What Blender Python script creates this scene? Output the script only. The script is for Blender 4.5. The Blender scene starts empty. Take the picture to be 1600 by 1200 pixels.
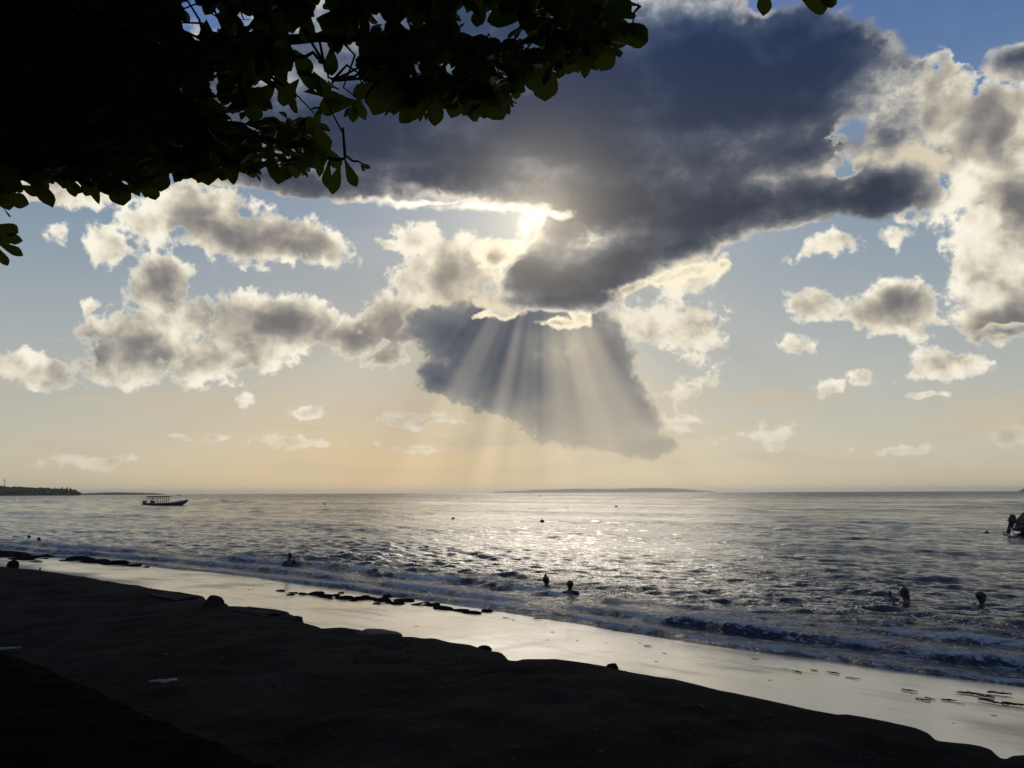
import bpy, bmesh, math, random
import numpy as np
from mathutils import Vector, Matrix, Euler

# ---------------------------------------------------------------- camera
SC = bpy.context.scene
F_PX, CAM_H = 1150.0, 2.6
PITCH = math.atan(170.0 / F_PX)
ROLL = math.radians(0.2)
cam_data = bpy.data.cameras.new('camera')
cam = bpy.data.objects.new('camera', cam_data)
SC.collection.objects.link(cam)
cam_data.sensor_width = 36.0
cam_data.lens = 36.0 * F_PX / 1600.0
cam_data.clip_start = 0.05
cam_data.clip_end = 80000.0
cam.location = (0, 0, CAM_H)
CAM_M = (Matrix.Rotation(math.pi / 2 + PITCH, 3, 'X') @ Matrix.Rotation(-ROLL, 3, 'Z'))
cam.rotation_euler = CAM_M.to_euler()
SC.camera = cam

def ray(px, py):
    """direction of the photograph's pixel (1600 x 1200)"""
    return (CAM_M @ Vector(((px - 800) / F_PX, -(py - 600) / F_PX, -1.0))).normalized()

def on_z(px, py, z):
    """where that line of sight meets the level z"""
    d = ray(px, py)
    t = (z - CAM_H) / d.z
    return Vector((d.x * t, d.y * t, z))

def at_d(px, py, dist):
    return Vector((0, 0, CAM_H)) + ray(px, py) * dist

# ---------------------------------------------------------------- sun, exposure
SUN_DIR = ray(846, 342)
SUN_AZ, SUN_EL = math.atan2(SUN_DIR.x, SUN_DIR.y), math.asin(SUN_DIR.z)
sun_data = bpy.data.lights.new('sun', 'SUN')
sun_data.energy = 0.5
sun_data.angle = math.radians(26)
sun_data.color = (1.0, 0.90, 0.75)
sun = bpy.data.objects.new('sun', sun_data)
SC.collection.objects.link(sun)
sun.rotation_euler = (-SUN_DIR).to_track_quat('-Z', 'Y').to_euler()
sun.location = (0, 30, 40)
vs = SC.view_settings
vs.view_transform = 'Standard'; vs.look = 'None'; vs.exposure = 0.0; vs.gamma = 1.0
vs.use_curve_mapping = False
SC.cycles.max_bounces = 4
SC.cycles.diffuse_bounces = 2
SC.cycles.glossy_bounces = 3
SC.cycles.sample_clamp_indirect = 6.0
SC.cycles.use_adaptive_sampling = True
SC.cycles.adaptive_threshold = 0.015

# ---------------------------------------------------------------- node maths
class G:
    """small expression builder for one node tree"""
    def __init__(self, tree):
        self.t = tree; self.n = tree.nodes; self.l = tree.links
    def node(self, kind, **kw):
        nd = self.n.new(kind)
        for k, v in kw.items(): setattr(nd, k, v)
        return nd
    def put(self, sock, v):
        if isinstance(v, S): self.l.new(v.s, sock)
        elif v is not None: sock.default_value = v
    def m(self, op, a, b=None, c=None, clamp=False):
        nd = self.node('ShaderNodeMath', operation=op, use_clamp=clamp)
        self.put(nd.inputs[0], a); self.put(nd.inputs[1], b); self.put(nd.inputs[2], c)
        return S(self, nd.outputs[0])
    def vm(self, op, a, b=None, scale=None):
        nd = self.node('ShaderNodeVectorMath', operation=op)
        self.put(nd.inputs[0], a)
        if b is not None: self.put(nd.inputs[1], b)
        if scale is not None: self.put(nd.inputs['Scale'], scale)
        return S(self, nd.outputs['Value'] if op in ('LENGTH', 'DOT_PRODUCT', 'DISTANCE') else nd.outputs[0])
    def xyz(self, x, y, z=0.0):
        nd = self.node('ShaderNodeCombineXYZ')
        for i, v in enumerate((x, y, z)): self.put(nd.inputs[i], v)
        return S(self, nd.outputs[0])
    def sep(self, v):
        nd = self.node('ShaderNodeSeparateXYZ'); self.put(nd.inputs[0], v)
        return [S(self, o) for o in nd.outputs]
    def noise(self, vec, scale, detail=4.0, rough=0.5, dist=0.0, color=False, dim='3D', lac=2.0):
        nd = self.node('ShaderNodeTexNoise', noise_dimensions=dim)
        if dim == '1D': self.put(nd.inputs['W'], vec)
        else: self.put(nd.inputs['Vector'], vec)
        self.put(nd.inputs['Scale'], scale); self.put(nd.inputs['Detail'], detail)
        self.put(nd.inputs['Roughness'], rough); self.put(nd.inputs['Distortion'], dist)
        self.put(nd.inputs['Lacunarity'], lac)
        return S(self, nd.outputs['Color' if color else 0])
    def voro(self, vec, scale, detail=0.0, rough=0.5, feature='F1', smooth=0.5, out='Distance'):
        nd = self.node('ShaderNodeTexVoronoi', feature=feature)
        self.put(nd.inputs['Vector'], vec); self.put(nd.inputs['Scale'], scale)
        if 'Detail' in nd.inputs: self.put(nd.inputs['Detail'], detail); self.put(nd.inputs['Roughness'], rough)
        if feature == 'SMOOTH_F1': self.put(nd.inputs['Smoothness'], smooth)
        return S(self, nd.outputs[out])
    def ss(self, x, lo, hi, a=0.0, b=1.0, kind='SMOOTHSTEP'):
        nd = self.node('ShaderNodeMapRange', interpolation_type=kind)
        if kind == 'LINEAR': nd.clamp = True
        for k, v in zip(('Value', 'From Min', 'From Max', 'To Min', 'To Max'), (x, lo, hi, a, b)):
            self.put(nd.inputs[k], v)
        return S(self, nd.outputs[0])
    def mix(self, f, a, b, kind='MIX'):
        nd = self.node('ShaderNodeMix', data_type='RGBA', blend_type=kind)
        nd.clamp_factor = True
        self.put(nd.inputs[0], f)
        for i, v in ((6, a), (7, b)):
            if isinstance(v, tuple) and len(v) == 3: v = v + (1.0,)
            self.put(nd.inputs[i], v)
        return S(self, nd.outputs[2])
    def ramp(self, f, stops, interp='LINEAR'):
        nd = self.node('ShaderNodeValToRGB')
        cr = nd.color_ramp; cr.interpolation = interp
        while len(cr.elements) > 1: cr.elements.remove(cr.elements[-1])
        cr.elements[0].position = stops[0][0]; cr.elements[0].color = tuple(stops[0][1]) + (1.0,)
        for p, c in stops[1:]:
            e = cr.elements.new(p); e.color = tuple(c) + (1.0,)
        self.put(nd.inputs[0], f)
        return S(self, nd.outputs[0])
class S:
    def __init__(self, g, s): self.g, self.s = g, s
    def __add__(self, o): return self.g.m('ADD', self, o)
    def __radd__(self, o): return self.g.m('ADD', o, self)
    def __sub__(self, o): return self.g.m('SUBTRACT', self, o)
    def __rsub__(self, o): return self.g.m('SUBTRACT', o, self)
    def __mul__(self, o): return self.g.m('MULTIPLY', self, o)
    def __rmul__(self, o): return self.g.m('MULTIPLY', o, self)
    def __truediv__(self, o): return self.g.m('DIVIDE', self, o)
    def max(self, o): return self.g.m('MAXIMUM', self, o)
    def min(self, o): return self.g.m('MINIMUM', self, o)
    def clamp(self): return self.g.m('ADD', self, 0.0, clamp=True)
    def pow(self, o): return self.g.m('POWER', self, o)

def srgb(r, g, b):
    f = lambda c: ((c / 255 + 0.055) / 1.055) ** 2.4 if c > 10 else c / 255 / 12.92
    return (f(r), f(g), f(b))

# ---------------------------------------------------------------- the sky: clear air, cloud decks, shafts of light
KA = F_PX / 100.0                      # angles on the sky dome in units of 4.98 degrees
def dome(px, py):
    d = ray(px, py)
    return Vector((math.atan2(d.x, d.y) * KA, math.asin(d.z) * KA, 0))

def build_sky():
    world = bpy.data.worlds.new('World'); SC.world = world
    world.use_nodes = True
    t = world.node_tree
    for nd in list(t.nodes): t.nodes.remove(nd)
    g = G(t)
    tc = g.node('ShaderNodeTexCoord')
    d = S(g, tc.outputs['Generated'])
    dx, dy, dz = g.sep(d)
    az = g.m('ARCTAN2', dx, dy) * KA
    el = g.m('ARCSINE', dz) * KA
    P = g.xyz(az, el, 0.0)
    dk = g.vm('SCALE', d, scale=KA)
    # cloud-sized warping of the dome
    w1 = g.vm('SUBTRACT', g.noise(dk, 1.3, 3, 0.6, color=True), (0.5, 0.5, 0.5))
    Pw = g.vm('ADD', P, g.vm('MULTIPLY', w1, (0.62, 0.46, 0.0)))
    turned = {}
    def turn(vec, deg):
        key = (id(vec), deg)
        if deg == 0: return vec
        if key not in turned:
            nd = g.node('ShaderNodeVectorRotate', rotation_type='Z_AXIS')
            g.put(nd.inputs['Vector'], vec); nd.inputs['Angle'].default_value = math.radians(-deg)
            turned[key] = S(g, nd.outputs[0])
        return turned[key]
    def field(blobs, vec=Pw, grow=1.35, soft=0.12):
        out = None
        for b in blobs:
            cx, cy, rx, ry = b[:4]
            rot = b[4] if len(b) > 4 else 0
            wt = b[5] if len(b) > 5 else min(1.0, 0.62 + (rx * ry) ** 0.5 / 190.0)
            c = dome(cx, cy)
            sx = (dome(cx + 20, cy) - dome(cx - 20, cy)).length / 40 * rx * grow
            sy = (dome(cx, cy + 20) - dome(cx, cy - 20)).length / 40 * ry * grow
            a = math.radians(-rot)
            c = Vector((c.x * math.cos(a) - c.y * math.sin(a), c.x * math.sin(a) + c.y * math.cos(a), 0))
            tv = turn(vec, rot)                              # made first: nodes stay in evaluation order
            nd = g.node('ShaderNodeVectorMath', operation='MULTIPLY_ADD')
            g.put(nd.inputs[0], tv)
            nd.inputs[1].default_value = (wt / sx, wt / sy, 0)
            nd.inputs[2].default_value = (-c.x * wt / sx, -c.y * wt / sy, 0)
            v = wt - g.vm('LENGTH', S(g, nd.outputs[0]))
            out = v if out is None else (g.m('SMOOTH_MAX', out, v, soft) if soft else out.max(v))
        return out.max(0.0)

    # angular distance to the sun
    cs = g.vm('DOT_PRODUCT', d, tuple(SUN_DIR))
    ang = g.m('ARCCOSINE', cs.min(0.999999)) * KA          # same units
    near = g.m('EXPONENT', ang * -0.46)
    tight = g.m('EXPONENT', ang * -1.7)

    # ---- clear air: Nishita sky seen through haze that thickens to the horizon
    sky = g.node('ShaderNodeTexSky', sky_type='NISHITA')
    sky.sun_disc = False
    sky.sun_elevation = SUN_EL; sky.sun_rotation = SUN_AZ
    sky.air_density = 1.0; sky.dust_density = 1.0; sky.ozone_density = 1.6
    g.l.new(tc.outputs['Generated'], sky.inputs[0])
    nish = g.vm('SCALE', S(g, sky.outputs[0]), scale=0.06)
    hz = g.ramp(g.ss(el, 0.0, 9.0, kind='LINEAR'), [
        (0.0, srgb(200, 190, 162)), (0.08, srgb(196, 191, 172)), (0.20, srgb(174, 179, 176)),
        (0.36, srgb(138, 156, 170)), (0.52, srgb(98, 132, 168)), (0.72, srgb(54, 100, 162)), (1.0, srgb(38, 78, 140))])
    sky_c = g.mix(0.88, nish, hz)
    ox = az - (SUN_AZ * KA - 2.2)
    lowglow = g.m('EXPONENT', ox * ox * -0.095) * g.m('EXPONENT', el * -0.78)
    sky_c = g.mix(lowglow * 0.88, sky_c, srgb(238, 200, 138))
    sky_c = g.mix(near * 0.60, sky_c, srgb(214, 206, 190))
    # farther from the sun the air turns bluer and a little darker
    away = g.ss(cs, 0.3, -0.6)
    sky_c = g.mix(away * 0.6, sky_c, srgb(86, 118, 166))

    # ---- cloud noises (on the dome, so the whole sky is clouded alike)
    lit_v = g.vm('SCALE', g.vm('NORMALIZE', g.vm('SUBTRACT', tuple(SUN_DIR), d)), scale=0.26)
    n1 = g.noise(dk, 1.5, 5.5, 0.62)
    nl = g.noise(dk, 1.5, 2.4, 0.55)
    nls = g.noise(g.vm('ADD', dk, lit_v), 1.5, 2.4, 0.55)
    n2 = g.noise(g.vm('ADD', dk, (7.1, 3.3, 1.7)), 5.0, 4, 0.68)
    dkw = g.vm('ADD', dk, g.vm('SCALE', w1, scale=0.4))
    puff = 1.0 - g.m('ABSOLUTE', g.noise(dkw, 2.2, 3, 0.55) - 0.5) * 3.2     # billows: round heads, sharp creases
    broad = g.noise(g.vm('ADD', dk, (1.3, 9.3, 4.7)), 0.75, 3, 0.5)
    relief = nl - nls                                        # above 0 where the cloud thickens away from the sun
    rough = (n1 - 0.5) * 1.15 + (puff - 0.62) * 0.38 + (n2 - 0.5) * 0.55

    # ---- small bright cumulus
    cum = field([
        (300, 330, 105, 48), (240, 345, 60, 46), (400, 366, 130, 46), (500, 386, 60, 34), (163, 374, 40, 36),
        (60, 285, 90, 34), (150, 298, 70, 34), (95, 358, 30, 32, 0, .55),
        (252, 450, 58, 52), (212, 545, 95, 62), (290, 505, 65, 54), (440, 505, 140, 46), (545, 522, 75, 36),
        (60, 574, 72, 30), (335, 560, 95, 42), (400, 545, 100, 38), (143, 490, 20, 20), (145, 527, 32, 26),
        (375, 620, 28, 18), (480, 637, 40, 13), (655, 655, 72, 14), (598, 378, 28, 14), (600, 556, 56, 22),
        (660, 372, 56, 30), (705, 428, 86, 64), (625, 500, 70, 44), (770, 395, 60, 30),
        (1000, 505, 84, 50, 0, .72), (1085, 512, 68, 54, 0, .72), (1085, 430, 80, 30, 15, .7), (1060, 615, 84, 36, 0, .66), (1045, 655, 66, 22, 0, .7),
        (1190, 682, 100, 30, 0, .62), (1580, 682, 34, 28), (140, 722, 90, 15, 0, .62), (300, 686, 70, 8, 0, .64), (470, 689, 90, 11, 0, .64),
        (650, 697, 70, 10, 0, .68), (1400, 702, 80, 13, 0, .62),
        (1395, 482, 80, 46), (1282, 480, 50, 32), (1255, 542, 34, 18), (1455, 575, 52, 30), (1512, 570, 42, 24),
        (1295, 607, 26, 18), (1345, 597, 26, 16), (1450, 620, 40, 9),
        (1480, 125, 60, 60), (1450, 290, 50, 80), (1455, 170, 80, 70, 0, 1.15), (1545, 225, 96, 106, 0, 1.15), (1565, 330, 92, 100, 0, 1.15), (1550, 425, 70, 74, 0, 1.1),
        (1590, 490, 90, 46), (1395, 372, 60, 22), (1290, 385, 70, 20)], grow=1.6)
    core = field([(212, 555, 90, 50), (262, 452, 46, 40), (430, 505, 125, 36), (530, 525, 80, 22), (335, 355, 70, 26), (455, 376, 70, 22),
                  (1398, 478, 55, 24), (1530, 175, 50, 44), (1430, 270, 50, 60), (1480, 240, 60, 36), (1590, 310, 44, 34), (1590, 505, 80, 20),
                  (700, 440, 60, 40), (620, 510, 50, 36), (600, 558, 40, 14)], grow=1.5, soft=0.2)
    Dc = cum * 1.15 - 0.46 + rough
    a_c = g.ss(Dc, -0.02, 0.22)
    thick = cum * 1.15 - 0.46 + (nl - 0.5) * 1.15
    body = g.ss(thick * 0.50 + core * 0.60 + (broad - 0.5) * 0.5 + relief * -1.5 + (0.62 - puff) * 0.36 + (n1 - 0.5) * 0.55 + (n2 - 0.5) * 0.26, -0.20, 0.95) * g.ss(Dc, 0.0, 0.20)
    c_c = g.ramp(body, [(0.0, srgb(253, 247, 230)), (0.14, srgb(230, 222, 202)), (0.36, srgb(188, 181, 166)), (0.66, srgb(146, 142, 137)), (1.0, srgb(106, 105, 108))])
    c_c = g.mix(near * 0.65, c_c, g.mix(body, (1.02, 0.90, 0.66), srgb(180, 168, 150)))
    c_c = g.mix(g.ss(el, 1.8, 0.3) * 0.62, c_c, sky_c)        # the low ones sink into the haze
    col = g.mix(a_c, sky_c, c_c)

    # ---- low far bands over the horizon
    band = g.noise(g.vm('MULTIPLY', dk, (1.0, 1.0, 6.0)), 0.55, 5, 0.55)
    a_b = g.ss(band, 0.46, 0.62) * g.ss(el, 0.1, 0.6) * g.ss(el, 2.0, 1.0)
    col = g.mix(a_b * 0.75, col, g.mix(near, srgb(200, 188, 164), srgb(244, 220, 172)))

    # ---- the dark shaft cloud below the sun
    dk2 = field([(775, 540, 126, 80), (820, 505, 150, 50), (830, 600, 160, 60), (905, 640, 130, 62), (1000, 696, 60, 24), (700, 515, 66, 48),
                 (935, 570, 60, 80), (930, 660, 110, 46), (690, 590, 50, 34)], soft=0.25)
    Dd = dk2 * 1.8 - 0.50 + rough * 0.75
    a_d = g.ss(Dd, -0.03, 0.30) * g.ss(el, 0.5, 2.0, 0.5, 1.0)
    c_d = g.ramp(g.ss(Dd + (broad - 0.5) * 0.5 - relief * 0.6, 0.0, 1.1), [(0.0, srgb(222, 204, 170)), (0.08, srgb(142, 141, 140)), (0.3, srgb(100, 107, 117)), (1.0, srgb(62, 75, 98))])
    col = g.mix(a_d, col, c_d)

    # ---- shafts of light and shade fanning out below the sun
    sp = dome(846, 342)
    rx_, ry_ = az - sp.x, el - sp.y
    th = g.m('ARCTAN2', rx_, ry_ * -1.0)                     # 0 straight down
    rr = g.m('SQRT', rx_ * rx_ + ry_ * ry_)
    fan = g.ss(g.noise(th + 5.0, 3.8, 2, 0.55, dim='1D'), 0.26, 0.74)
    tb = (th - 0.30) / 0.19
    beam = g.m('EXPONENT', tb * tb * -1.0) * 0.8
    ts = th / 1.0
    fall = g.ss(rr, 1.0, 2.2) * g.m('EXPONENT', rr * -0.25) * g.ss(rr, 5.6, 2.6, 0.60, 1.0)
    spread = g.m('EXPONENT', ts * ts * -1.0)
    dim = (1.0 - fan) * (1.0 - beam) * fall * spread
    col = g.vm('SCALE', col, scale=1.0 - dim * 0.58)
    shaft = (fan * 0.40 + beam * 1.0) * fall * spread
    col = g.mix((shaft * 1.15).min(0.8), col, srgb(220, 206, 180))

    # ---- sunlit scraps in front of it, under the arm
    scr = field([(785, 494, 44, 11, 0, .72), (866, 508, 40, 14, 0, .8), (905, 492, 24, 20), (1060, 428, 80, 15, 15), (985, 452, 50, 13, 15), (1128, 412, 22, 26), (770, 400, 40, 26)], grow=1.5)
    Ds = scr * 1.3 - 0.42 + rough * 0.9
    col = g.mix(g.ss(Ds, 0.0, 0.25), col, g.mix(g.ss(Ds - relief * 2.0 + (0.6 - puff) * 0.5, 0.1, 0.7), (1.0, 0.89, 0.66), srgb(170, 158, 138)))

    # ---- the great dark deck with its arm across the sun
    deck = field([(1150, 150, 270, 120), (1270, 110, 110, 90), (1075, 95, 110, 90), (900, 150, 320, 110), (700, 235, 330, 66),
                  (1000, 255, 400, 90), (1150, 325, 270, 52), (1375, 288, 120, 62), (1400, 215, 60, 60, 0, .8), (1225, 60, 80, 60), (600, 150, 300, 120),
                  (440, 278, 240, 28), (980, 325, 130, 50), (760, 40, 400, 120), (250, 150, 300, 120), (1590, 95, 70, 40), (1580, 512, 60, 14),
                  (960, 410, 160, 46, 15), (1060, 392, 100, 30, 15), (835, 430, 92, 44, 45), (860, 468, 120, 24), (885, 370, 44, 46)], soft=0.2)
    dark = field([(1150, 120, 290, 110), (1130, 335, 190, 46), (1360, 325, 90, 44), (1250, 240, 90, 40), (960, 320, 110, 40), (700, 270, 160, 26), (900, 440, 120, 40), (840, 190, 200, 70), (620, 215, 220, 60)], grow=1.4, soft=0.25)
    hole = field([(1335, 204, 58, 34), (1318, 266, 40, 40)], Pw, 1.3, 0)
    rest = g.noise(g.vm('ADD', dk, (3.0, 1.0, 8.0)), 0.32, 3, 0.5)
    outside = g.ss(g.m('ABSOLUTE', az), 8.6, 11.0).max(g.ss(el, 8.2, 10.0))
    Dk = deck * 2.0 - 0.55 + rough * 0.62
    Dk = Dk - g.ss(hole + rough * 1.1 + (n2 - 0.5) * 0.6, 0.22, 0.95) * g.ss(hole, 0.0, 0.2) * (Dk * 1.02 - 0.02).max(0.0)
    Dk = Dk.max((rest - 0.48 + rough * 0.25) * outside * g.ss(el, 1.5, 4.0))
    a_k = g.ss(Dk, -0.02, 0.24)
    strat = g.noise(g.vm('MULTIPLY', dk, (1.0, 1.0, 2.3)), 0.75, 4, 0.55)     # layers in the deck
    shade = g.ss(Dk * 0.46 + dark * 0.75 + (strat - 0.5) * 1.5 + relief * -0.8 + (n2 - 0.5) * 0.14 + (n1 - 0.5) * 0.5 + (0.62 - puff) * 0.24, -0.14, 1.0)
    low = g.ramp(shade, [(0.0, srgb(216, 204, 178)), (0.12, srgb(168, 164, 158)), (0.3, srgb(120, 121, 124)), (0.6, srgb(82, 87, 98)), (1.0, srgb(52, 59, 74))])
    high = g.ramp(shade, [(0.0, srgb(196, 196, 194)), (0.12, srgb(142, 148, 158)), (0.3, srgb(94, 105, 124)), (0.6, srgb(58, 74, 102)), (1.0, srgb(33, 50, 82))])
    c_k = g.mix(g.ss(el, 4.2, 7.0), low, high)
    rim = g.ss(Dk, 0.34, 0.02) * g.ss(broad - relief * 0.8, 0.56, 0.36)
    c_k = g.mix((rim * 0.6) + near * g.ss(Dk, 0.40, 0.0), c_k, g.mix(near, srgb(240, 234, 216), (1.1, 0.95, 0.68)))
    col = g.mix(a_k, col, c_k)

    # ---- the sun breaking through a gap
    gap = field([(838, 341, 30, 12), (822, 356, 18, 22), (874, 341, 30, 8), (760, 327, 100, 9), (650, 316, 110, 7)], Pw, 1.3)
    burn = g.ss(gap + (n2 - 0.5) * 0.9 + (n1 - 0.5) * 0.9, 0.05, 1.0) * g.ss(gap, 0.0, 0.15)
    col = g.mix(burn, col, (1.7, 1.5, 1.15, 1.0))
    glow = g.vm('SCALE', (1.0, 0.85, 0.58), scale=tight * 0.62)
    col = g.vm('ADD', col, glow)
    # below the horizon the dome is only sea-coloured air
    col = g.mix(g.ss(dz, -0.002, -0.02), col, srgb(70, 84, 100))
    bg = g.node('ShaderNodeBackground')
    g.put(bg.inputs[0], col); bg.inputs[1].default_value = 1.0
    out = g.node('ShaderNodeOutputWorld')
    g.l.new(bg.outputs[0], out.inputs[0])
    world.cycles.sampling_method = 'NONE'                    # a broad soft sky: found well enough by the surfaces' own rays
    return len(t.nodes)
print('sky nodes', build_sky())

# ---------------------------------------------------------------- helpers for things
COL = SC.collection
random.seed(11)
rng = np.random.default_rng(7)

def tag(o, label=None, cat=None, group=None, kind=None):
    if label: o['label'] = label
    if cat: o['category'] = cat
    if group: o['group'] = group
    if kind: o['kind'] = kind
    return o
def empty(name, loc, rz=0.0):
    o = bpy.data.objects.new(name, None); COL.objects.link(o)
    o.location = loc; o.rotation_euler = (0, 0, rz); o.empty_display_size = 0.2
    return o
def link(name, me, mat=None, parent=None, loc=None):
    o = bpy.data.objects.new(name, me); COL.objects.link(o)
    if mat is not None and not me.materials: me.materials.append(mat)
    if parent is not None: o.parent = parent
    if loc is not None: o.location = loc
    return o
def mesh(name, verts, faces, smooth=True):
    me = bpy.data.meshes.new(name)
    me.from_pydata([tuple(v) for v in verts], [], faces)
    if smooth: me.polygons.foreach_set('use_smooth', [True] * len(me.polygons))
    me.update()
    return me
def grid_mesh(name, V, flip=False):
    """V: (rows, cols, 3) array -> quad sheet"""
    R, C = V.shape[:2]
    me = bpy.data.meshes.new(name)
    idx = np.arange(R * C).reshape(R, C)
    q = np.stack([idx[:-1, :-1], idx[:-1, 1:], idx[1:, 1:], idx[1:, :-1]], -1).reshape(-1, 4)
    if flip: q = q[:, ::-1]
    n = len(q)
    me.vertices.add(R * C); me.vertices.foreach_set('co', V.reshape(-1).astype(np.float32))
    me.loops.add(n * 4); me.loops.foreach_set('vertex_index', q.reshape(-1).astype(np.int32))
    me.polygons.add(n); me.polygons.foreach_set('loop_start', np.arange(0, n * 4, 4, dtype=np.int32))
    me.polygons.foreach_set('use_smooth', np.ones(n, dtype=bool))
    me.update(calc_edges=True); me.validate()
    return me
class MB:
    """collects simple solids into one mesh"""
    def __init__(self): self.v, self.f = [], []
    def add(self, v, f):
        n = len(self.v); self.v += [tuple(x) for x in v]; self.f += [tuple(i + n for i in q) for q in f]; return self
    def box(self, c, s, rz=0.0, taper=1.0):
        x, y, z = (k / 2 for k in s); ca, sa = math.cos(rz), math.sin(rz)
        pts = []
        for dz, k in ((-z, 1.0), (z, taper)):
            for dx, dy in ((-x, -y), (x, -y), (x, y), (-x, y)):
                dx, dy = dx * k, dy * k
                pts.append((c[0] + dx * ca - dy * sa, c[1] + dx * sa + dy * ca, c[2] + dz))
        return self.add(pts, [(3, 2, 1, 0), (4, 5, 6, 7), (0, 1, 5, 4), (1, 2, 6, 5), (2, 3, 7, 6), (3, 0, 4, 7)])
    def tube(self, pts, rad, seg=8):
        pts = [Vector(p) for p in pts]
        rad = rad if isinstance(rad, (list, tuple)) else [rad] * len(pts)
        rings = []
        for i, p in enumerate(pts):
            t = (pts[min(i + 1, len(pts) - 1)] - pts[max(i - 1, 0)]).normalized()
            a = t.cross(Vector((0.13, 0.31, 0.94)))
            if a.length < 1e-3: a = t.cross(Vector((1, 0, 0)))
            a.normalize(); b = t.cross(a)
            rings.append([p + (a * math.cos(2 * math.pi * k / seg) + b * math.sin(2 * math.pi * k / seg)) * rad[i] for k in range(seg)])
        v = [x for r in rings for x in r]; f = []
        for i in range(len(pts) - 1):
            for k in range(seg):
                k2 = (k + 1) % seg
                f.append((i * seg + k, i * seg + k2, (i + 1) * seg + k2, (i + 1) * seg + k))
        f.append(tuple(range(seg))[::-1]); f.append(tuple((len(pts) - 1) * seg + k for k in range(seg)))
        return self.add(v, f)
    def build(self, name, mat=None, parent=None, smooth=False):
        return link(name, mesh(name, self.v, self.f, smooth), mat, parent)

def fbm(x, y, seed=0, octaves=4, scale=1.0, rough=0.5):
    """value noise on arrays"""
    r = np.random.default_rng(seed); tab = r.random((256, 256))
    out = np.zeros(np.broadcast(x, y).shape); amp = 1.0; tot = 0.0
    for o in range(octaves):
        X = np.asarray(x) * scale * 2 ** o + 17.3 * o; Y = np.asarray(y) * scale * 2 ** o + 5.1 * o
        i, j = np.floor(X).astype(int), np.floor(Y).astype(int)
        u, v = X - i, Y - j
        u = u * u * (3 - 2 * u); v = v * v * (3 - 2 * v)
        a, b = tab[i % 256, j % 256], tab[(i + 1) % 256, j % 256]
        c, e = tab[i % 256, (j + 1) % 256], tab[(i + 1) % 256, (j + 1) % 256]
        out = out + amp * ((a * (1 - u) + b * u) * (1 - v) + (c * (1 - u) + e * u) * v - 0.5)
        tot += amp; amp *= rough
    return out / tot * 2
def sstep(x, a, b):
    t = np.clip((x - a) / (b - a), 0, 1); return t * t * (3 - 2 * t)

def material(name):
    m = bpy.data.materials.new(name); m.use_nodes = True
    t = m.node_tree
    for nd in list(t.nodes): t.nodes.remove(nd)
    g = G(t)
    out = g.node('ShaderNodeOutputMaterial')
    p = g.node('ShaderNodeBsdfPrincipled')
    g.l.new(p.outputs[0], out.inputs[0])
    return m, g, p
def pos(g):
    return S(g, g.node('ShaderNodeNewGeometry').outputs['Position'])
def objco(g):
    return S(g, g.node('ShaderNodeTexCoord').outputs['Object'])
def bump(g, p, h, strength, dist):
    b = g.node('ShaderNodeBump')
    g.put(b.inputs['Height'], h); g.put(b.inputs['Strength'], strength); g.put(b.inputs['Distance'], dist)
    g.l.new(b.outputs[0], p.inputs['Normal']); return b
MATS = {}
def simple(name, c1, c2, rough=0.7, scale=6.0, bstr=0.3, bdist=0.01, spec=0.5, metallic=0.0):
    if name in MATS: return MATS[name]
    m, g, p = material(name)
    co = objco(g)
    n = g.noise(co, scale, 6, 0.6)
    g.put(p.inputs['Base Color'], g.mix(g.ss(n, 0.35, 0.65), c1, c2))
    p.inputs['Roughness'].default_value = rough
    p.inputs['Specular IOR Level'].default_value = spec
    p.inputs['Metallic'].default_value = metallic
    if bstr: bump(g, p, g.noise(co, scale * 4, 5, 0.6), bstr, bdist)
    MATS[name] = m
    return m

# ---------------------------------------------------------------- lie of the land: s runs along the shore, n out to sea
AX, AY = 0.789, -0.614
def sn(x, y): return x * AX + y * AY, -x * AY + y * AX
def xy(s, n): return s * AX - n * AY, s * AY + n * AX
Z_TOP = 1.0
EDGE_PX = [(0, 884), (60, 889), (100, 895), (150, 903), (200, 912), (250, 919), (300, 926), (315, 929), (317, 940), (348, 944), (352, 943),
           (400, 947), (430, 950), (448, 953), (450, 958), (461, 961), (463, 968), (480, 972), (505, 980), (540, 978), (560, 981), (625, 992),
           (645, 992), (690, 999), (735, 1005), (758, 1013), (780, 1016), (795, 1028), (802, 1034), (812, 1029), (830, 1026), (870, 1026),
           (920, 1033), (955, 1039), (960, 1042), (1030, 1055), (1100, 1069), (1200, 1089), (1260, 1103), (1310, 1112), (1320, 1111), (1380, 1121),
           (1430, 1132), (1450, 1140), (1463, 1151), (1510, 1157), (1535, 1162), (1550, 1168), (1556, 1176), (1566, 1183), (1580, 1178), (1600, 1177)]
edge = []
for px, py in EDGE_PX:
    v = on_z(px, py, Z_TOP); edge.append(sn(v.x, v.y))
es = np.array([e[0] for e in edge]); en = np.array([e[1] for e in edge])
o_ = np.argsort(es); es, en = es[o_], en[o_]
es = np.concatenate([[-120, -60, -30], es, [es[-1] + 3, es[-1] + 12, 60]])
en = np.concatenate([[9.0, 7.6, 6.7], en, [en[-1] + .1, 5.9, 6.4]])
def n_ledge(s):
    return np.interp(s, es, en) + 0.035 * fbm(s, s * 0, 3, 4, 1.8)
W_PX = [(0, 866), (110, 872), (230, 884), (350, 896), (480, 914), (640, 937), (780, 957), (900, 972), (1050, 1000), (1200, 1020), (1400, 1045), (1600, 1075)]
ws, wn = [], []
for px, py in W_PX:
    v = on_z(px, py, 0.0); a_, b_ = sn(v.x, v.y); ws.append(a_); wn.append(b_)
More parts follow.
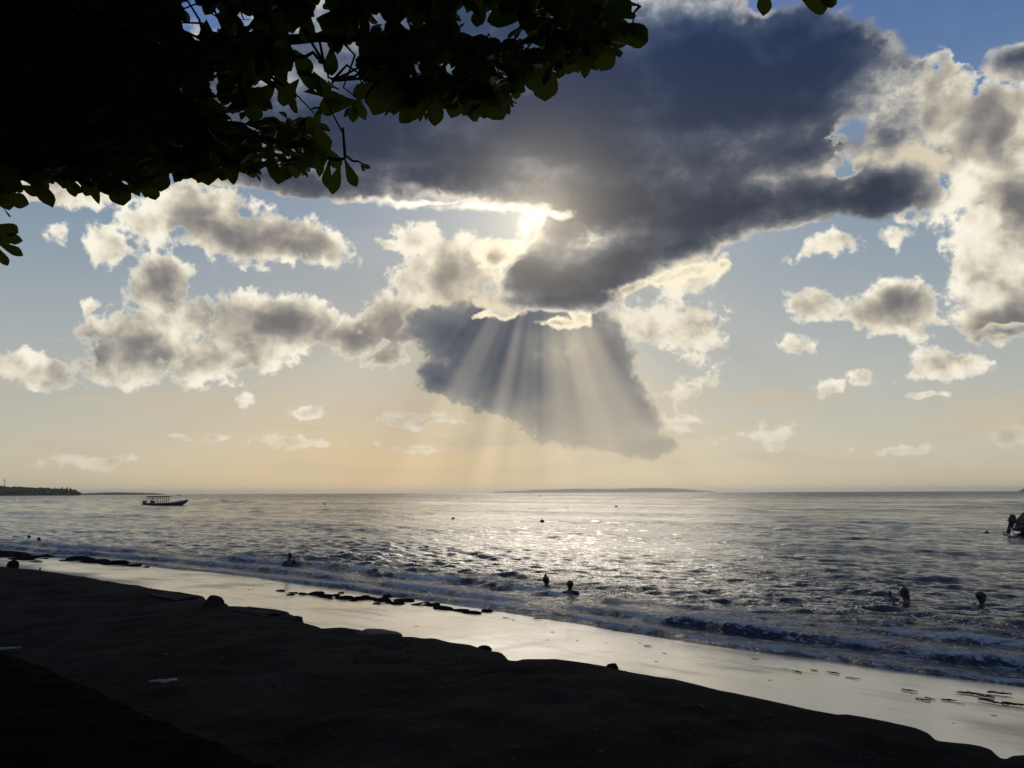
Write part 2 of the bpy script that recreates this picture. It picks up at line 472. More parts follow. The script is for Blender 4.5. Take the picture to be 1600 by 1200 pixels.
ws = np.array([-300, -120] + ws + [14, 60]); wn = np.array([16, 13.5] + wn + [12.4, 13.5])
def n_water(s):
    k = np.linspace(-1.5, 1.5, 7)
    base = sum(np.interp(s + d, ws, wn) for d in k) / 7
    return base + 0.18 * fbm(s, s * 0, 5, 3, 0.35)

def beach_z(s, n):
    a, b = n_ledge(s) , n_water(s)
    t = (n - b) / (b - a)                     # 0 at the water's edge, -1 at the ledge
    z = np.where(t < 0, -t * 0.42, -t * 0.75)
    return z + 0.008 * fbm(s, n, 9, 4, 0.5) * (t < 0.05)

# ---------------------------------------------------------------- beach: one sheet of sand from under the bank to under the sea
def build_beach():
    s = np.concatenate([np.linspace(-110, -45, 60), np.linspace(-44.7, 16, 620), np.linspace(16.5, 50, 60)])
    u = np.concatenate([np.linspace(-0.3, 1.05, 150), np.linspace(1.08, 2.6, 40)])
    Sg, U = np.meshgrid(s, u)
    a, b = n_ledge(Sg), n_water(Sg)
    N = a + (b - a) * U
    Z = beach_z(Sg, N)
    X, Y = xy(Sg, N)
    me = grid_mesh('beach', np.stack([X, Y, Z], -1), flip=True)
    at = me.attributes.new('wash', 'FLOAT', 'POINT')
    at.data.foreach_set('value', sstep(N - n_water(Sg) + 0.5 * fbm(Sg, N, 8, 3, 0.4), -1.9, -0.3).reshape(-1).astype(np.float32))
    m, g, p = material('wet sand')
    co = pos(g)
    # along-shore streaks left by the backwash
    rot = g.node('ShaderNodeVectorRotate', rotation_type='Z_AXIS'); g.put(rot.inputs['Vector'], co); rot.inputs['Angle'].default_value = math.atan2(-AY, AX)
    sv = S(g, rot.outputs[0])
    streak = g.noise(g.vm('MULTIPLY', sv, (0.35, 3.2, 1.0)), 1.0, 6, 0.6)
    grain = g.noise(co, 60, 4, 0.6)
    sx_, nx_, _ = g.sep(sv)
    patch = g.noise(co, 0.45, 5, 0.6)
    # dry sand: a tongue at the far left under the bank
    dry = g.ss(sx_ * -1.0 + patch * 9.0 - 24.0, 0.0, 2.0) * g.ss(nx_ + (patch - 0.5) * 3.0, 10.6, 9.4)
    wetc = g.mix(g.ss(streak, 0.35, 0.65), (0.17, 0.138, 0.096, 1), (0.28, 0.23, 0.16, 1))
    g.put(p.inputs['Base Color'], g.mix(dry, wetc, (0.34, 0.30, 0.24, 1)))
    g.put(p.inputs['Roughness'], (0.30 + (streak - 0.5) * 0.34 + (grain - 0.5) * 0.06).max(0.10) + dry * 0.75)
    p.inputs['IOR'].default_value = 1.5
    g.put(p.inputs['Coat Weight'], (1.0 - dry) * g.ss(patch + (streak - 0.5) * 0.6, 0.25, 0.55))
    p.inputs['Coat Roughness'].default_value = 0.16
    p.inputs['Coat IOR'].default_value = 1.5
    wa = S(g, g.node('ShaderNodeAttribute', attribute_name='wash').outputs['Fac'])
    film = g.noise(g.vm('MULTIPLY', sv, (1.2, 4.0, 1.0)), 2.4, 4, 0.6)           # rippled film of the last wave
    bump(g, p, film * wa * 2.2 + streak * 0.6 + grain * 0.12 + g.noise(g.vm('MULTIPLY', sv, (1.5, 7.0, 1.0)), 1.5, 5, 0.6) * 0.3, 0.22, 0.02)
    tag(link('beach', me, m), kind='structure')
build_beach()

# ---------------------------------------------------------------- sea
def build_sea():
    az = np.radians(np.concatenate([np.linspace(-46, -37.2, 40), np.linspace(-37, 37, 780), np.linspace(37.4, 100, 130)]))
    k0 = -AY * np.sin(az) + AX * np.cos(az)
    r0 = 12.0 / k0
    for _ in range(6):
        s_ = (r0 * np.sin(az)) * AX + (r0 * np.cos(az)) * AY
        r0 = (n_water(s_) - 0.7) / k0
    t = np.linspace(0, 1, 500)[:, None]
    t = 1 - (1 - t) ** 1.12
    inv = (1 / r0)[None, :] * (1 - t) + (1 / 32000.0) * t
    R = 1 / inv
    X, Y = R * np.sin(az), R * np.cos(az)
    Sg, N = sn(X, Y)
    dr = np.abs(np.gradient(R, axis=0)); dl = R * np.gradient(az)[None, :]
    Q = N - n_water(Sg)
    Z = np.zeros_like(R)
    r = np.random.default_rng(21)
    # wind ripples and chop
    chop = sstep(Q, 0.5, 5.0) * 0.9 + 0.1
    gust = 0.75 + 0.5 * fbm(Sg, N, 31, 3, 0.03)
    for i in range(64):
        lam = 0.30 * (24 ** (r.random() ** 1.25))
        th = r.normal(0.0, 0.30) + (0.35 if i % 3 == 0 else -0.1)
        kx, ky = math.sin(th), -math.cos(th)              # (s, n): runs to the shore
        k = 2 * math.pi / lam
        amp = 0.0088 * lam ** 0.30 * (0.6 + 0.8 * r.random())
        samp = np.abs(kx) * dl * 0.79 + np.abs(ky) * dr
        fade = 1 - sstep(np.maximum(dl, dr) / lam, 0.22, 0.5)
        ph = k * (kx * Sg + ky * N) + r.random() * 6.28 + 0.9 * fbm(Sg, N, 60 + i, 2, 0.22 / lam)
        Z += amp * fade * gust * chop * (np.sin(ph) + 0.28 * np.sin(2 * ph + 1.57))
    # swell, long crests along the shore
    for lam, amp, n0, sd in ((19.0, 0.26, 0.0, 41), (11.0, 0.09, 3.0, 42), (31.0, 0.36, 8.0, 43)):
        fade = 1 - sstep(dr / lam, 0.25, 0.6)
        mod = np.clip(0.5 + 1.1 * fbm(Sg, N, sd, 3, 0.022), 0, 1.4)
        ph = 2 * math.pi / lam * (N + 2.6 * fbm(Sg, N, sd + 9, 2, 0.03) - n0)
        Z += amp * fade * mod * sstep(Q, 3, 12) * np.exp(2.2 * (np.cos(ph) - 1)) * 1.3
    # the little breakers running up the sand
    foam = np.zeros_like(Z)
    for q0, h, wf, wb, sd in ((0.15, 0.09, 0.14, 0.7, 51), (1.15, 0.17, 0.17, 1.2, 52), (2.7, 0.17, 0.30, 1.5, 53), (4.6, 0.13, 0.7, 1.9, 54)):
        c = q0 + 0.5 * fbm(Sg, Sg * 0 + sd, sd, 3, 0.28) + 0.12 * fbm(Sg, N, sd + 5, 3, 1.1)
        hh = h * np.clip(0.85 + 0.9 * fbm(Sg, Sg * 0 + sd, sd + 20, 3, 0.22), 0.15, 1.6)
        d = Q - c
        prof = np.where(d < 0, np.exp(-(d / wf) ** 2), np.exp(-(d / wb) ** 2))
        crumb = 1 + 0.20 * fbm(Sg, N, sd + 30, 5, 4.5, 0.6) * (q0 < 4)
        Z += hh * prof * crumb
        if q0 < 4: foam = np.maximum(foam, 1.45 * np.exp(-((d + 0.05) / (0.10 + 0.07 * q0)) ** 2) * np.clip(0.75 + 1.1 * fbm(Sg, N, sd + 40, 3, 0.8), 0, 1))
        foam = np.maximum(foam, prof * (1.0 if q0 < 2 else 0.75 if q0 < 4 else 0.25) * np.clip(hh / h, 0, 1.2))
    foam = np.maximum(foam, sstep(Q, 6.5, 2.2) * (0.72 + 0.35 * fbm(Sg, N, 58, 3, 0.7)))
    near = sstep(Q, 5.5, 0.3)
    Z += near * (0.012 * fbm(Sg, N, 77, 4, 2.2) + 0.006 * fbm(Sg, N, 78, 3, 8.0))
    Z = np.where(Q < 0.25, Z * sstep(Q, -0.35, 0.2) - 0.05 * sstep(Q, 0.1, -0.5) + 0.42 / 7 * np.maximum(-Q, 0) * 0.4, Z)
    me = grid_mesh('sea', np.stack([X, Y, Z], -1), flip=True)
    at = me.attributes.new('foam', 'FLOAT', 'POINT')
    at.data.foreach_set('value', np.clip(foam, 0, 1.45).reshape(-1).astype(np.float32))
    m, g, p = material('sea water')
    co = pos(g)
    rot = g.node('ShaderNodeVectorRotate', rotation_type='Z_AXIS'); g.put(rot.inputs['Vector'], co); rot.inputs['Angle'].default_value = math.atan2(-AY, AX)
    sv = S(g, rot.outputs[0])
    fo = g.node('ShaderNodeAttribute', attribute_name='foam'); fo = S(g, fo.outputs['Fac'])
    # lace of foam: cells torn by noise
    wv = g.vm('ADD', sv, g.vm('SCALE', g.noise(sv, 1.6, 3, 0.6, color=True), scale=0.9))
    lace = g.voro(g.vm('MULTIPLY', wv, (2.0, 4.2, 2.0)), 1.0, 2.0, 0.6, 'DISTANCE_TO_EDGE')
    fn = g.noise(g.vm('MULTIPLY', sv, (1.0, 2.4, 1.0)), 2.3, 7, 0.66)
    thin = g.noise(g.vm('MULTIPLY', wv, (1.1, 7.0, 1.0)), 2.2, 5, 0.62)            # foam drawn out in threads along the shore
    fmask = g.ss(fo * 0.75 + (fn - 0.5) * 1.2 + (thin - 0.5) * 2.2 - lace * 0.9, 0.52, 0.84)
    gust = g.noise(g.vm('MULTIPLY', sv, (0.010, 0.035, 0.01)), 1.0, 4, 0.55)
    dist = g.vm('LENGTH', co)
    deep = g.mix(g.ss(dist, 14.0, 60.0), (0.006, 0.020, 0.034, 1), (0.005, 0.018, 0.034, 1))
    turb = g.ss(fo + (fn - 0.5) * 0.7, 0.30, 0.75)                              # water full of air and sand behind the breakers
    deep = g.mix(turb, deep, (0.016, 0.030, 0.050, 1))
    g.put(p.inputs['Base Color'], g.mix(fmask * 0.7, deep, (0.44, 0.50, 0.56, 1)))
    g.put(p.inputs['Roughness'], g.ss(dist, 20, 600, 0.045, 0.10) + turb * 0.12 + fmask * 0.4)
    p.inputs['IOR'].default_value = 1.333
    rip = g.noise(g.vm('MULTIPLY', sv, (0.75, 1.7, 1.0)), 3.2, 5, 0.58)
    rip2 = g.noise(g.vm('MULTIPLY', sv, (0.5, 1.3, 1.0)), 0.62, 4, 0.58)
    h = rip * 0.10 + rip2 * g.ss(dist, 25, 120, 0.0, 0.7) + fn * fmask * 0.10 + thin * g.ss(dist, 40.0, 14.0) * (fo * 0.16 + 0.05)
    bn = bump(g, p, h, g.ss(gust, 0.32, 0.66, 0.45, 1.0), 1.0)
    # beyond the reach of the mesh every facet of the chop has its own slope, steeper on the shoreward side
    big = g.mix(g.ss(dist, 30.0, 150.0), g.noise(g.vm('MULTIPLY', sv, (0.42, 1.5, 1.0)), 1.9, 3, 0.62, color=True), g.noise(g.vm('MULTIPLY', sv, (0.32, 0.9, 1.0)), 0.62, 4, 0.62, color=True))
    c1, c2, _c = g.sep(big)
    amp = g.ss(gust, 0.30, 0.68, 0.5, 1.8) * g.ss(dist, 8.0, 60.0, 0.42, 1.0) * g.ss(dist, 110.0, 700.0, 1.0, 2.6)
    sl_n = (c1 - g.ss(dist, 60.0, 400.0, 0.46, 0.40)) * amp * -1.0; sl_s = (c2 - 0.5) * amp * 0.6
    add = g.vm('ADD', S(g, bn.outputs[0]), g.xyz(sl_s * AX - sl_n * AY, sl_s * AY + sl_n * AX, 0.0))
    g.l.new(g.vm('NORMALIZE', add).s, p.inputs['Normal'])
    g.put(p.inputs['Specular IOR Level'], 0.5 - (turb * 0.36 + fmask * 0.12))
    tag(link('sea', me, m), kind='structure')
build_sea()

# ---------------------------------------------------------------- dark bank the camera stands on
def build_ground():
    s = np.concatenate([np.linspace(-110, -26, 80), np.linspace(-25.8, -8, 420), np.linspace(-7.96, 4, 420), np.linspace(4.2, 50, 90)])
    nl = n_ledge(s)
    # rows: down the broken face, over the lip, back under the trees
    back = np.concatenate([[0.0, 0.03, 0.08, 0.15, 0.24], np.geomspace(0.34, 60, 120)])
    face = np.array([[-0.50, -1.05], [-0.42, -0.8], [-0.30, -0.5], [-0.20, -0.28], [-0.10, -0.11], [-0.04, -0.035]])
    rows = []
    for dn, dz in face:
        rows.append(np.stack([s, nl - dn + 0.06 * fbm(s, s * 0 + dz * 3, 13, 4, 1.6), Z_TOP + dz + 0.03 * fbm(s, s * 0 + dn, 14, 3, 2.2)], -1))
    for b in back:
        n = nl - b
        z = Z_TOP - 0.02 * np.exp(-b / 0.08) + (0.05 * fbm(s, n, 15, 4, 0.5) + 0.032 * fbm(s, n, 16, 4, 2.6)) * min(1, b / 0.8) + 0.012 * fbm(s, n, 17, 3, 4.0) * min(1, b / 0.2)
        z = z - 0.05 * min(b, 3.0) / 3.0
        rows.append(np.stack([s, n, z], -1))
    V = np.array(rows)
    X, Y = xy(V[..., 0], V[..., 1])
    me = grid_mesh('ground', np.stack([X, Y, V[..., 2]], -1), flip=False)
    m, g, p = material('dark shore earth')
    co = pos(g)
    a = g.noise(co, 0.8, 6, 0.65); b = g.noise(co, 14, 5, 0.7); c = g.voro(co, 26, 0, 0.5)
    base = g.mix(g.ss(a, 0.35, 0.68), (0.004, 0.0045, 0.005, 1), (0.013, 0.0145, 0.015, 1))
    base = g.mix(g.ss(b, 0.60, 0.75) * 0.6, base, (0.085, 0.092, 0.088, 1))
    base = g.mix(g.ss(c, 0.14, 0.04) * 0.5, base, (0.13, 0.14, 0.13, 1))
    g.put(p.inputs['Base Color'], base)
    p.inputs['Roughness'].default_value = 1.0
    p.inputs['Specular IOR Level'].default_value = 0.02
    bump(g, p, b * 0.6 + g.noise(co, 60, 4, 0.6) * 0.3 + g.ss(c, 0.2, 0.0) * 0.3, 0.8, 0.03)
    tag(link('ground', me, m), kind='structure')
build_ground()

# raised near-black stand-in for the dark patch at lower left, close to the camera
def build_dark_area():
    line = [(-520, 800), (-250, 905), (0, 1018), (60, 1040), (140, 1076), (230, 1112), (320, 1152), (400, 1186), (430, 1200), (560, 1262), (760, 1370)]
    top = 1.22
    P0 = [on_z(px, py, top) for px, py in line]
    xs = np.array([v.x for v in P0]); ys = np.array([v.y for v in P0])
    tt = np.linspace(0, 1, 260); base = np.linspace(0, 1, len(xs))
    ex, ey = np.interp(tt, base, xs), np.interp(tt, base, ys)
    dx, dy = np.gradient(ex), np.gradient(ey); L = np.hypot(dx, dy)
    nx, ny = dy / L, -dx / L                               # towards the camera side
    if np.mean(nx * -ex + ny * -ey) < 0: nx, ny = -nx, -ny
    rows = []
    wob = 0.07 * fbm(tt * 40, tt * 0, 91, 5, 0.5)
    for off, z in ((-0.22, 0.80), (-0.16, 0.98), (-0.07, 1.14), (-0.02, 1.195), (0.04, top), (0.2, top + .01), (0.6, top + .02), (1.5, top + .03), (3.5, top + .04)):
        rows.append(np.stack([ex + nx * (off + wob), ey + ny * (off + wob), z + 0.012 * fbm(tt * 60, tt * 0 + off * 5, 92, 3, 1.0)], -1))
    m = simple('near-black matte', (0.005, 0.005, 0.005, 1), (0.010, 0.010, 0.010, 1), 1.0, 5.0, 0.6, 0.02, 0.0)
    tag(link('dark_area', grid_mesh('dark_area', np.array(rows)), m), kind='structure')
build_dark_area()

# ---------------------------------------------------------------- far shores
def ridge(name, pts, dist, depth, mat, seed, rough_px=1.0):
    """a low hill along a bearing: pts = (px, crest py), standing on the sea"""
    rows = []
    px = np.linspace(pts[0][0], pts[-1][0], 160)
    cr = np.interp(px, [p[0] for p in pts], [p[1] for p in pts])
    bx, by, hz = [], [], []
    for a, c in zip(px, cr):
        d = ray(a, 600); az = math.atan2(d.x, d.y)
        e = ray(a, c); hz.append(max(0.0, CAM_H + dist / math.cos(0) * e.z / math.hypot(e.x, e.y)))
        bx.append(math.sin(az)); by.append(math.cos(az))
    bx, by, hz = map(np.array, (bx, by, hz))
    hz = hz * (1 + 0.06 * fbm(px * 0.1, px * 0, seed, 4, 1.0) * rough_px)
    for k, f in ((0.0, -0.03), (0.02, 0.35), (0.06, 0.72), (0.14, 0.92), (0.3, 1.0), (0.6, 0.9), (1.0, 0.3)):
        r = dist + depth * k
        rows.append(np.stack([bx * r, by * r, hz * f * (1 + 0.05 * fbm(px * 0.2, px * 0 + k * 9, seed + 1, 3, 1.0)) - (1.0 if k == 0 else 0)], -1))
    me = grid_mesh(name, np.array(rows))
    return tag(link(name, me, mat), kind='structure'), (px, bx, by, hz)
m_head = simple('headland scrub', (0.035, 0.045, 0.022, 1), (0.07, 0.075, 0.04, 1), 0.95, 0.02, 0.0)
_, hd = ridge('headland', [(-420, 748), (-200, 752), (0, 762), (20, 761.5), (50, 763.5), (80, 764.5), (110, 766), (128, 767.5), (137, 770), (140, 772.5)], 2000.0, 500.0, m_head, 101)
ridge('low_island', [(128, 771.2), (150, 770.4), (180, 769.2), (200, 769.2), (230, 769.7), (255, 770.4), (266, 771.8), (272, 772.6)], 3600.0, 500.0, m_head, 102)
m_far = simple('far hills', (0.05, 0.06, 0.05, 1), (0.08, 0.085, 0.07, 1), 0.95, 0.002, 0.0)
ridge('far_hills', [(770, 768.6), (810, 766.8), (850, 764.6), (900, 763.2), (940, 763.6), (990, 762.4), (1030, 762.2), (1062, 763.6), (1085, 766.0), (1110, 768.0)], 23000.0, 3000.0, m_far, 103)

def build_wood():
    """the wood that covers the headland: one far mass of little crowns and spires"""
    px, bx, by, hz = hd
    v, f = [], []
    r = random.Random(5)
    for i in range(1500):
        a = r.uniform(0, len(px) - 1.01); k = int(a); t = a - k
        x, y, h = [(q[k] * (1 - t) + q[k + 1] * t) for q in (bx, by, hz)]
        dd = r.random(); rr = 2000 + 150 * dd; z = h * min(1.0, 0.35 + 0.65 * (dd * 1.0) ** 0.5) if dd < 0.96 else h
        tall = r.random() < 0.10 and 78 < px[k] < 134
        w = r.uniform(2.2, 4.5) * (0.5 if tall else 1); ht = (r.uniform(8, 12) if tall else r.uniform(4, 6.5)) * (1.0 if px[k] < 132 else 0.6)
        n = len(v); cx, cy = x * rr, y * rr
        for zz, ww in ((-1.5, 0.7), (ht * 0.45, 1.0), (ht * 0.8, 0.6)):
            for q in range(5):
                an = q * 1.2566 + r.uniform(-.3, .3); k2 = ww * w * r.uniform(.7, 1.2)
                v.append((cx + math.cos(an) * k2, cy + math.sin(an) * k2, z + zz))
        v.append((cx, cy, z + ht))
        for L in (0, 5):
            for q in range(5):
                f.append((n + L + q, n + L + (q + 1) % 5, n + L + 5 + (q + 1) % 5, n + L + 5 + q))
        for q in range(5): f.append((n + 10 + q, n + 10 + (q + 1) % 5, n + 15))
    m = simple('far leaves', (0.022, 0.034, 0.012, 1), (0.05, 0.062, 0.026, 1), 0.9, 0.05, 0.0)
    tag(link('headland_wood', mesh('headland_wood', v, f, False), m), 'dark tree cover along the low headland', 'wood', kind='stuff')
build_wood()

m_steel = simple('dull steel', (0.10, 0.10, 0.10, 1), (0.16, 0.16, 0.16, 1), 0.5, 3, 0.0)
def build_mast():
    d = ray(22, 600); az = math.atan2(d.x, d.y); r = 2120.0
    b = Vector((math.sin(az) * r, math.cos(az) * r, 18.0))
    e = empty('radio_mast', b); tag(e, 'thin radio mast rising above the trees of the headland', 'mast')
    mb = MB()
    for sx, sy in ((-1, -1), (1, -1), (0, 1.2)): mb.tube([(sx * .9, sy * .9, 0), (sx * .4, sy * .4, 19)], .22, 5)
    for k in range(9): mb.box((0, 0, 1 + 2 * k), (1.7 - .1 * k, 1.7 - .1 * k, .16))
    mb.build('lattice', m_steel, e)
    MB().tube([(0, 0, 19), (0, 0, 24)], .18, 6).build('aerial', m_steel, e)
    MB().box((0, 0, 18.4), (2.6, 2.6, 1.3)).build('antenna_panel', m_steel, e)
build_mast()

# ---------------------------------------------------------------- boats
m_hull = simple('navy hull paint', (0.010, 0.014, 0.030, 1), (0.016, 0.022, 0.045, 1), 0.35, 2, 0.05, 0.005)
m_trim = simple('pale trim paint', (0.30, 0.33, 0.38, 1), (0.24, 0.27, 0.31, 1), 0.4, 2, 0.05, 0.005)
m_dark = simple('black rubber and plastic', (0.010, 0.010, 0.011, 1), (0.018, 0.018, 0.02, 1), 0.45, 5, 0.1, 0.003)
m_canvas = simple('grey canvas', (0.05, 0.06, 0.08, 1), (0.07, 0.08, 0.10, 1), 0.8, 4, 0.2, 0.01)
m_wood = simple('weathered wood', (0.08, 0.06, 0.045, 1), (0.13, 0.10, 0.07, 1), 0.8, 8, 0.3, 0.004)

m_awn = simple('navy awning', (0.012, 0.016, 0.03, 1), (0.02, 0.025, 0.04, 1), 0.95, 3, 0.1, 0.01, 0.05)
def hull_mesh(name, L, stations):
    """stations: (t, half beam, keel z, sheer z); stern at x=0, bow at x=L"""
    rows = []
    for t, hb, kz, sz in stations:
        prof = [(0.0, kz), (0.45 * hb, kz + 0.06 * (sz - kz)), (0.80 * hb, kz + 0.32 * (sz - kz)), (0.96 * hb, kz + 0.7 * (sz - kz)), (hb, sz), (hb * 0.93, sz), (hb * 0.86, kz + 0.55 * (sz - kz))]
        ring = [(t * L, -y, z) for y, z in prof[::-1]] + [(t * L, y, z) for y, z in prof[1:]]
        ring.append((t * L, 0, kz + 0.42 * (sz - kz)))
        rows.append(ring)
    n = len(rows[0]); v = [p for r_ in rows for p in r_]; f = []
    for i in range(len(rows) - 1):
        for k in range(n):
            k2 = (k + 1) % n
            f.append((i * n + k, (i + 1) * n + k, (i + 1) * n + k2, i * n + k2))
    f.append(tuple(range(n))); f.append(tuple((len(rows) - 1) * n + k for k in range(n))[::-1])
    return mesh(name, v, f, True)
def outboard(parent, x, y, z, tilt=0.0):
    """motor hung on the transom; stern faces -x"""
    o = empty('outboard_motor', (x, y, z)); o.parent = parent; o.rotation_euler = (0, tilt, 0)
    c = MB(); c.box((-0.30, 0, 0.42), (0.46, 0.34, 0.34), 0, .78); c.box((-0.30, 0, 0.64), (0.34, 0.25, 0.12), 0, .7)
    cw = c.build('cowl', m_dark, o)
    cw.modifiers.new('b', 'BEVEL').width = 0.05
    l = MB(); l.box((-0.32, 0, -0.10), (0.20, 0.12, 0.75)); l.box((-0.44, 0, -0.42), (0.42, 0.20, 0.03)); l.tube([(-0.10, 0, -0.55), (-0.55, 0, -0.55)], [.03, .055], 8)
    l.box((-0.34, 0, -0.70), (0.14, 0.02, 0.22)); l.build('drive_leg', m_dark, o)
    pr = MB()
    for k in range(3):
        a = k * 2.094
        pr.add([(-0.56, 0, -0.55), (-0.60, .05 * math.cos(a) - .13 * math.sin(a), -0.55 + .05 * math.sin(a) + .13 * math.cos(a)), (-0.54, -.05 * math.cos(a) - .13 * math.sin(a), -0.55 - .05 * math.sin(a) + .13 * math.cos(a))], [(0, 1, 2)])
    pr.build('propeller', m_steel, o)
    b = MB(); b.box((-0.04, 0, 0.10), (0.12, 0.26, 0.30)); b.build('bracket', m_steel, o)
    return o
def excursion_boat():
    p = on_z(226, 790.5, 0); q = on_z(291, 789.5, 0)
    L = 9.7
    e = empty('excursion_boat', (p.x, p.y, 0.0), math.atan2(q.y - p.y, q.x - p.x))
    tag(e, 'long dark boat with flat awning on posts and raised bow moored offshore', 'boat')
    st = [(0.0, .80, -.25, .62), (.08, .95, -.3, .58), (.25, 1.05, -.34, .55), (.45, 1.08, -.34, .58), (.62, 1.0, -.3, .66), (.78, .72, -.2, .84), (.90, .38, .12, 1.06), (.97, .14, .55, 1.24), (1.0, .04, .85, 1.32)]
    h = link('hull', hull_mesh('hull', L, st), m_hull, e)
    g_ = MB()
    for s in (-1, 1): g_.tube([(t * L, s * hb * .98, sz + .02) for t, hb, kz, sz in st], .045, 6)
    g_.build('rub_rail', m_trim, h, True)
    MB().tube([(L - .1, 0, 1.30), (L + .35, 0, 1.48)], [.05, .03], 6).build('bowsprit', m_trim, h)
    rf = MB(); rf.box((3.0, 0, 2.0), (4.9, 2.0, .12)); rf.box((3.0, 0, 2.10), (4.3, 1.5, .08)); roof = rf.build('awning_roof', m_awn, e)
    roof.modifiers.new('b', 'BEVEL').width = 0.03
    for x in (0.95, 2.2, 2.6, 3.05, 4.35, 4.75):
        for s in (-1, 1): MB().tube([(x - (.28 if x < 1 else 0), s * .92, .5), (x, s * .90, 2.0)], .07, 6).build('post', m_dark, e)
    for s in (-1, 1): MB().tube([(.95, s * .8, .6), (1.35, s * .75, 1.98)], .06, 6).build('windscreen_frame', m_dark, e)
    cs = MB(); cs.box((1.7, 0, .75), (.6, 1.0, .55)); cs.box((1.62, 0, 1.08), (.3, .8, .18)); cs.build('console', m_dark, e)
    for x in (2.6, 3.5, 4.4):
        b = MB(); b.box((x, 0, .52), (.36, 1.7, .06)); b.box((x, 0, .30), (.28, 1.5, .40)); b.build('bench', m_wood, e)
    for s in (-1, 1): outboard(e, 0.02, s * .38, .42, 0.35)
    MB().tube([(L - .3, 0, 1.2), (L + 1.0, .1, .4), (L + 2.2, .2, -.2)], .02, 5).build('mooring_line', m_trim, e)
excursion_boat()
def near_boat():
    p = on_z(1600, 838, 0)
    d = Vector((p.x, p.y, 0)).normalized(); side = Vector((d.y, -d.x, 0))
    e = empty('motor_boat', (p.x + side.x * -0.34, p.y + side.y * -0.34, 0.0), math.atan2(side.y, side.x) + 0.25)
    tag(e, 'dark blue motor boat at the right edge with its outboard tilted up', 'boat')
    st = [(0, .92, -.2, .78), (.2, 1.02, -.25, .8), (.5, 1.0, -.25, .86), (.75, .75, -.15, .98), (.92, .32, .2, 1.12), (1.0, .05, .7, 1.2)]
    h = link('hull', hull_mesh('hull', 6.4, st), m_hull, e)
    r = MB()
    for s in (-1, 1): r.tube([(t * 6.4, s * hb * .99, sz + .02) for t, hb, kz, sz in st], .05, 6)
    r.build('rub_rail', m_dark, h, True)
    cv = MB(); cv.add([(.15, -.8, .8), (.15, .8, .8), (.6, -.75, 1.34), (.6, .75, 1.34), (2.6, -.8, 1.42), (2.6, .8, 1.42), (3.4, -.7, .9), (3.4, .7, .9)],
                      [(0, 2, 3, 1), (2, 4, 5, 3), (4, 6, 7, 5), (0, 6, 4, 2), (1, 3, 5, 7), (0, 1, 7, 6)])
    cv.build('cover', m_awn, e)
    outboard(e, 0.0, 0.0, .48, 0.30)
    MB().tube([(.0, -.85, .55), (-.35, -.85, .48), (-.5, -.6, .46)], .03, 6).build('swim_ladder', m_steel, e)
near_boat()
m_white = simple('white boat paint', (0.7, 0.7, 0.68, 1), (0.6, 0.6, 0.58, 1), 0.5, 2, 0.0)
def far_boat(px, py, dist, L, label, heading=0.1, cabin=1.0):
    d = ray(px, 600); az = math.atan2(d.x, d.y)
    e = empty('distant_boat', (math.sin(az) * dist, math.cos(az) * dist, 0), heading - az)
    tag(e, label, 'boat', 'tiny boats far out on the horizon')
    k = L / 8
    h = hull_mesh('hull', L, [(0, .9 * k, -.2, .8 * k), (.5, 1.1 * k, -.3, .8 * k), (.85, .6 * k, -.1, 1.1 * k), (1, .05 * k, .6 * k, 1.4 * k)])
    link('hull', h, m_hull, e)
    MB().box((L * .42, 0, 1.5 * k * cabin), (L * .36, 1.5 * k, 1.5 * k * cabin)).build('cabin', m_canvas, e)
    MB().tube([(L * .45, 0, 2 * k), (L * .45, 0, 4.2 * k * cabin)], .08 * k, 5).build('mast', m_steel, e)
far_boat(288, 771.5, 1300, 5.5, 'tiny boat on the horizon just beyond the bow of the awning boat')
far_boat(327, 771.5, 2200, 7, 'tiny boat on the horizon, second one right of the awning boat', 2.9)
far_boat(352, 771.5, 2300, 7, 'tiny boat on the horizon, third one right of the awning boat')
far_boat(1588, 766, 5200, 42, 'faint ship with a mast on the horizon above the motor boat', 3.3, 1.2)

# ---------------------------------------------------------------- mooring buoys
def buoy(px, py, size, label):
    b = on_z(px, py, 0)
    e = empty('mooring_buoy', b); tag(e, label, 'buoy', 'dark mooring buoys floating offshore')
    v, f = [], []
    for i in range(6):
        a = -math.pi / 2 + math.pi * i / 5
        for k in range(8): v.append((size * math.cos(a) * math.cos(k * .785), size * math.cos(a) * math.sin(k * .785), size * (.25 + .8 * math.sin(a))))
    for i in range(5):
        for k in range(8): f.append((i * 8 + k, i * 8 + (k + 1) % 8, (i + 1) * 8 + (k + 1) % 8, (i + 1) * 8 + k))
    link('float', mesh('float', v, f), m_dark, e)
    MB().tube([(0, 0, size), (0, 0, size * 1.35)], size * .18, 6).build('eye', m_steel, e)
for q in ((507, 788.5, .30, 'dark round buoy on the left of the bright water, nearest the awning boat'),
          (540, 799, .22, 'small dark buoy just below the one nearest the awning boat'),
          (708, 811.5, .20, 'small lone dark buoy in mid water left of the glittering patch'),
          (847, 815.5, .20, 'dark low buoy nearest the swimmers in mid water'),
          (963, 794, .36, 'dark buoy in the brightest glitter below the cloud'),
          (1542, 834, .16, 'small dark buoy floating left of the motor boat')):
    buoy(*q)

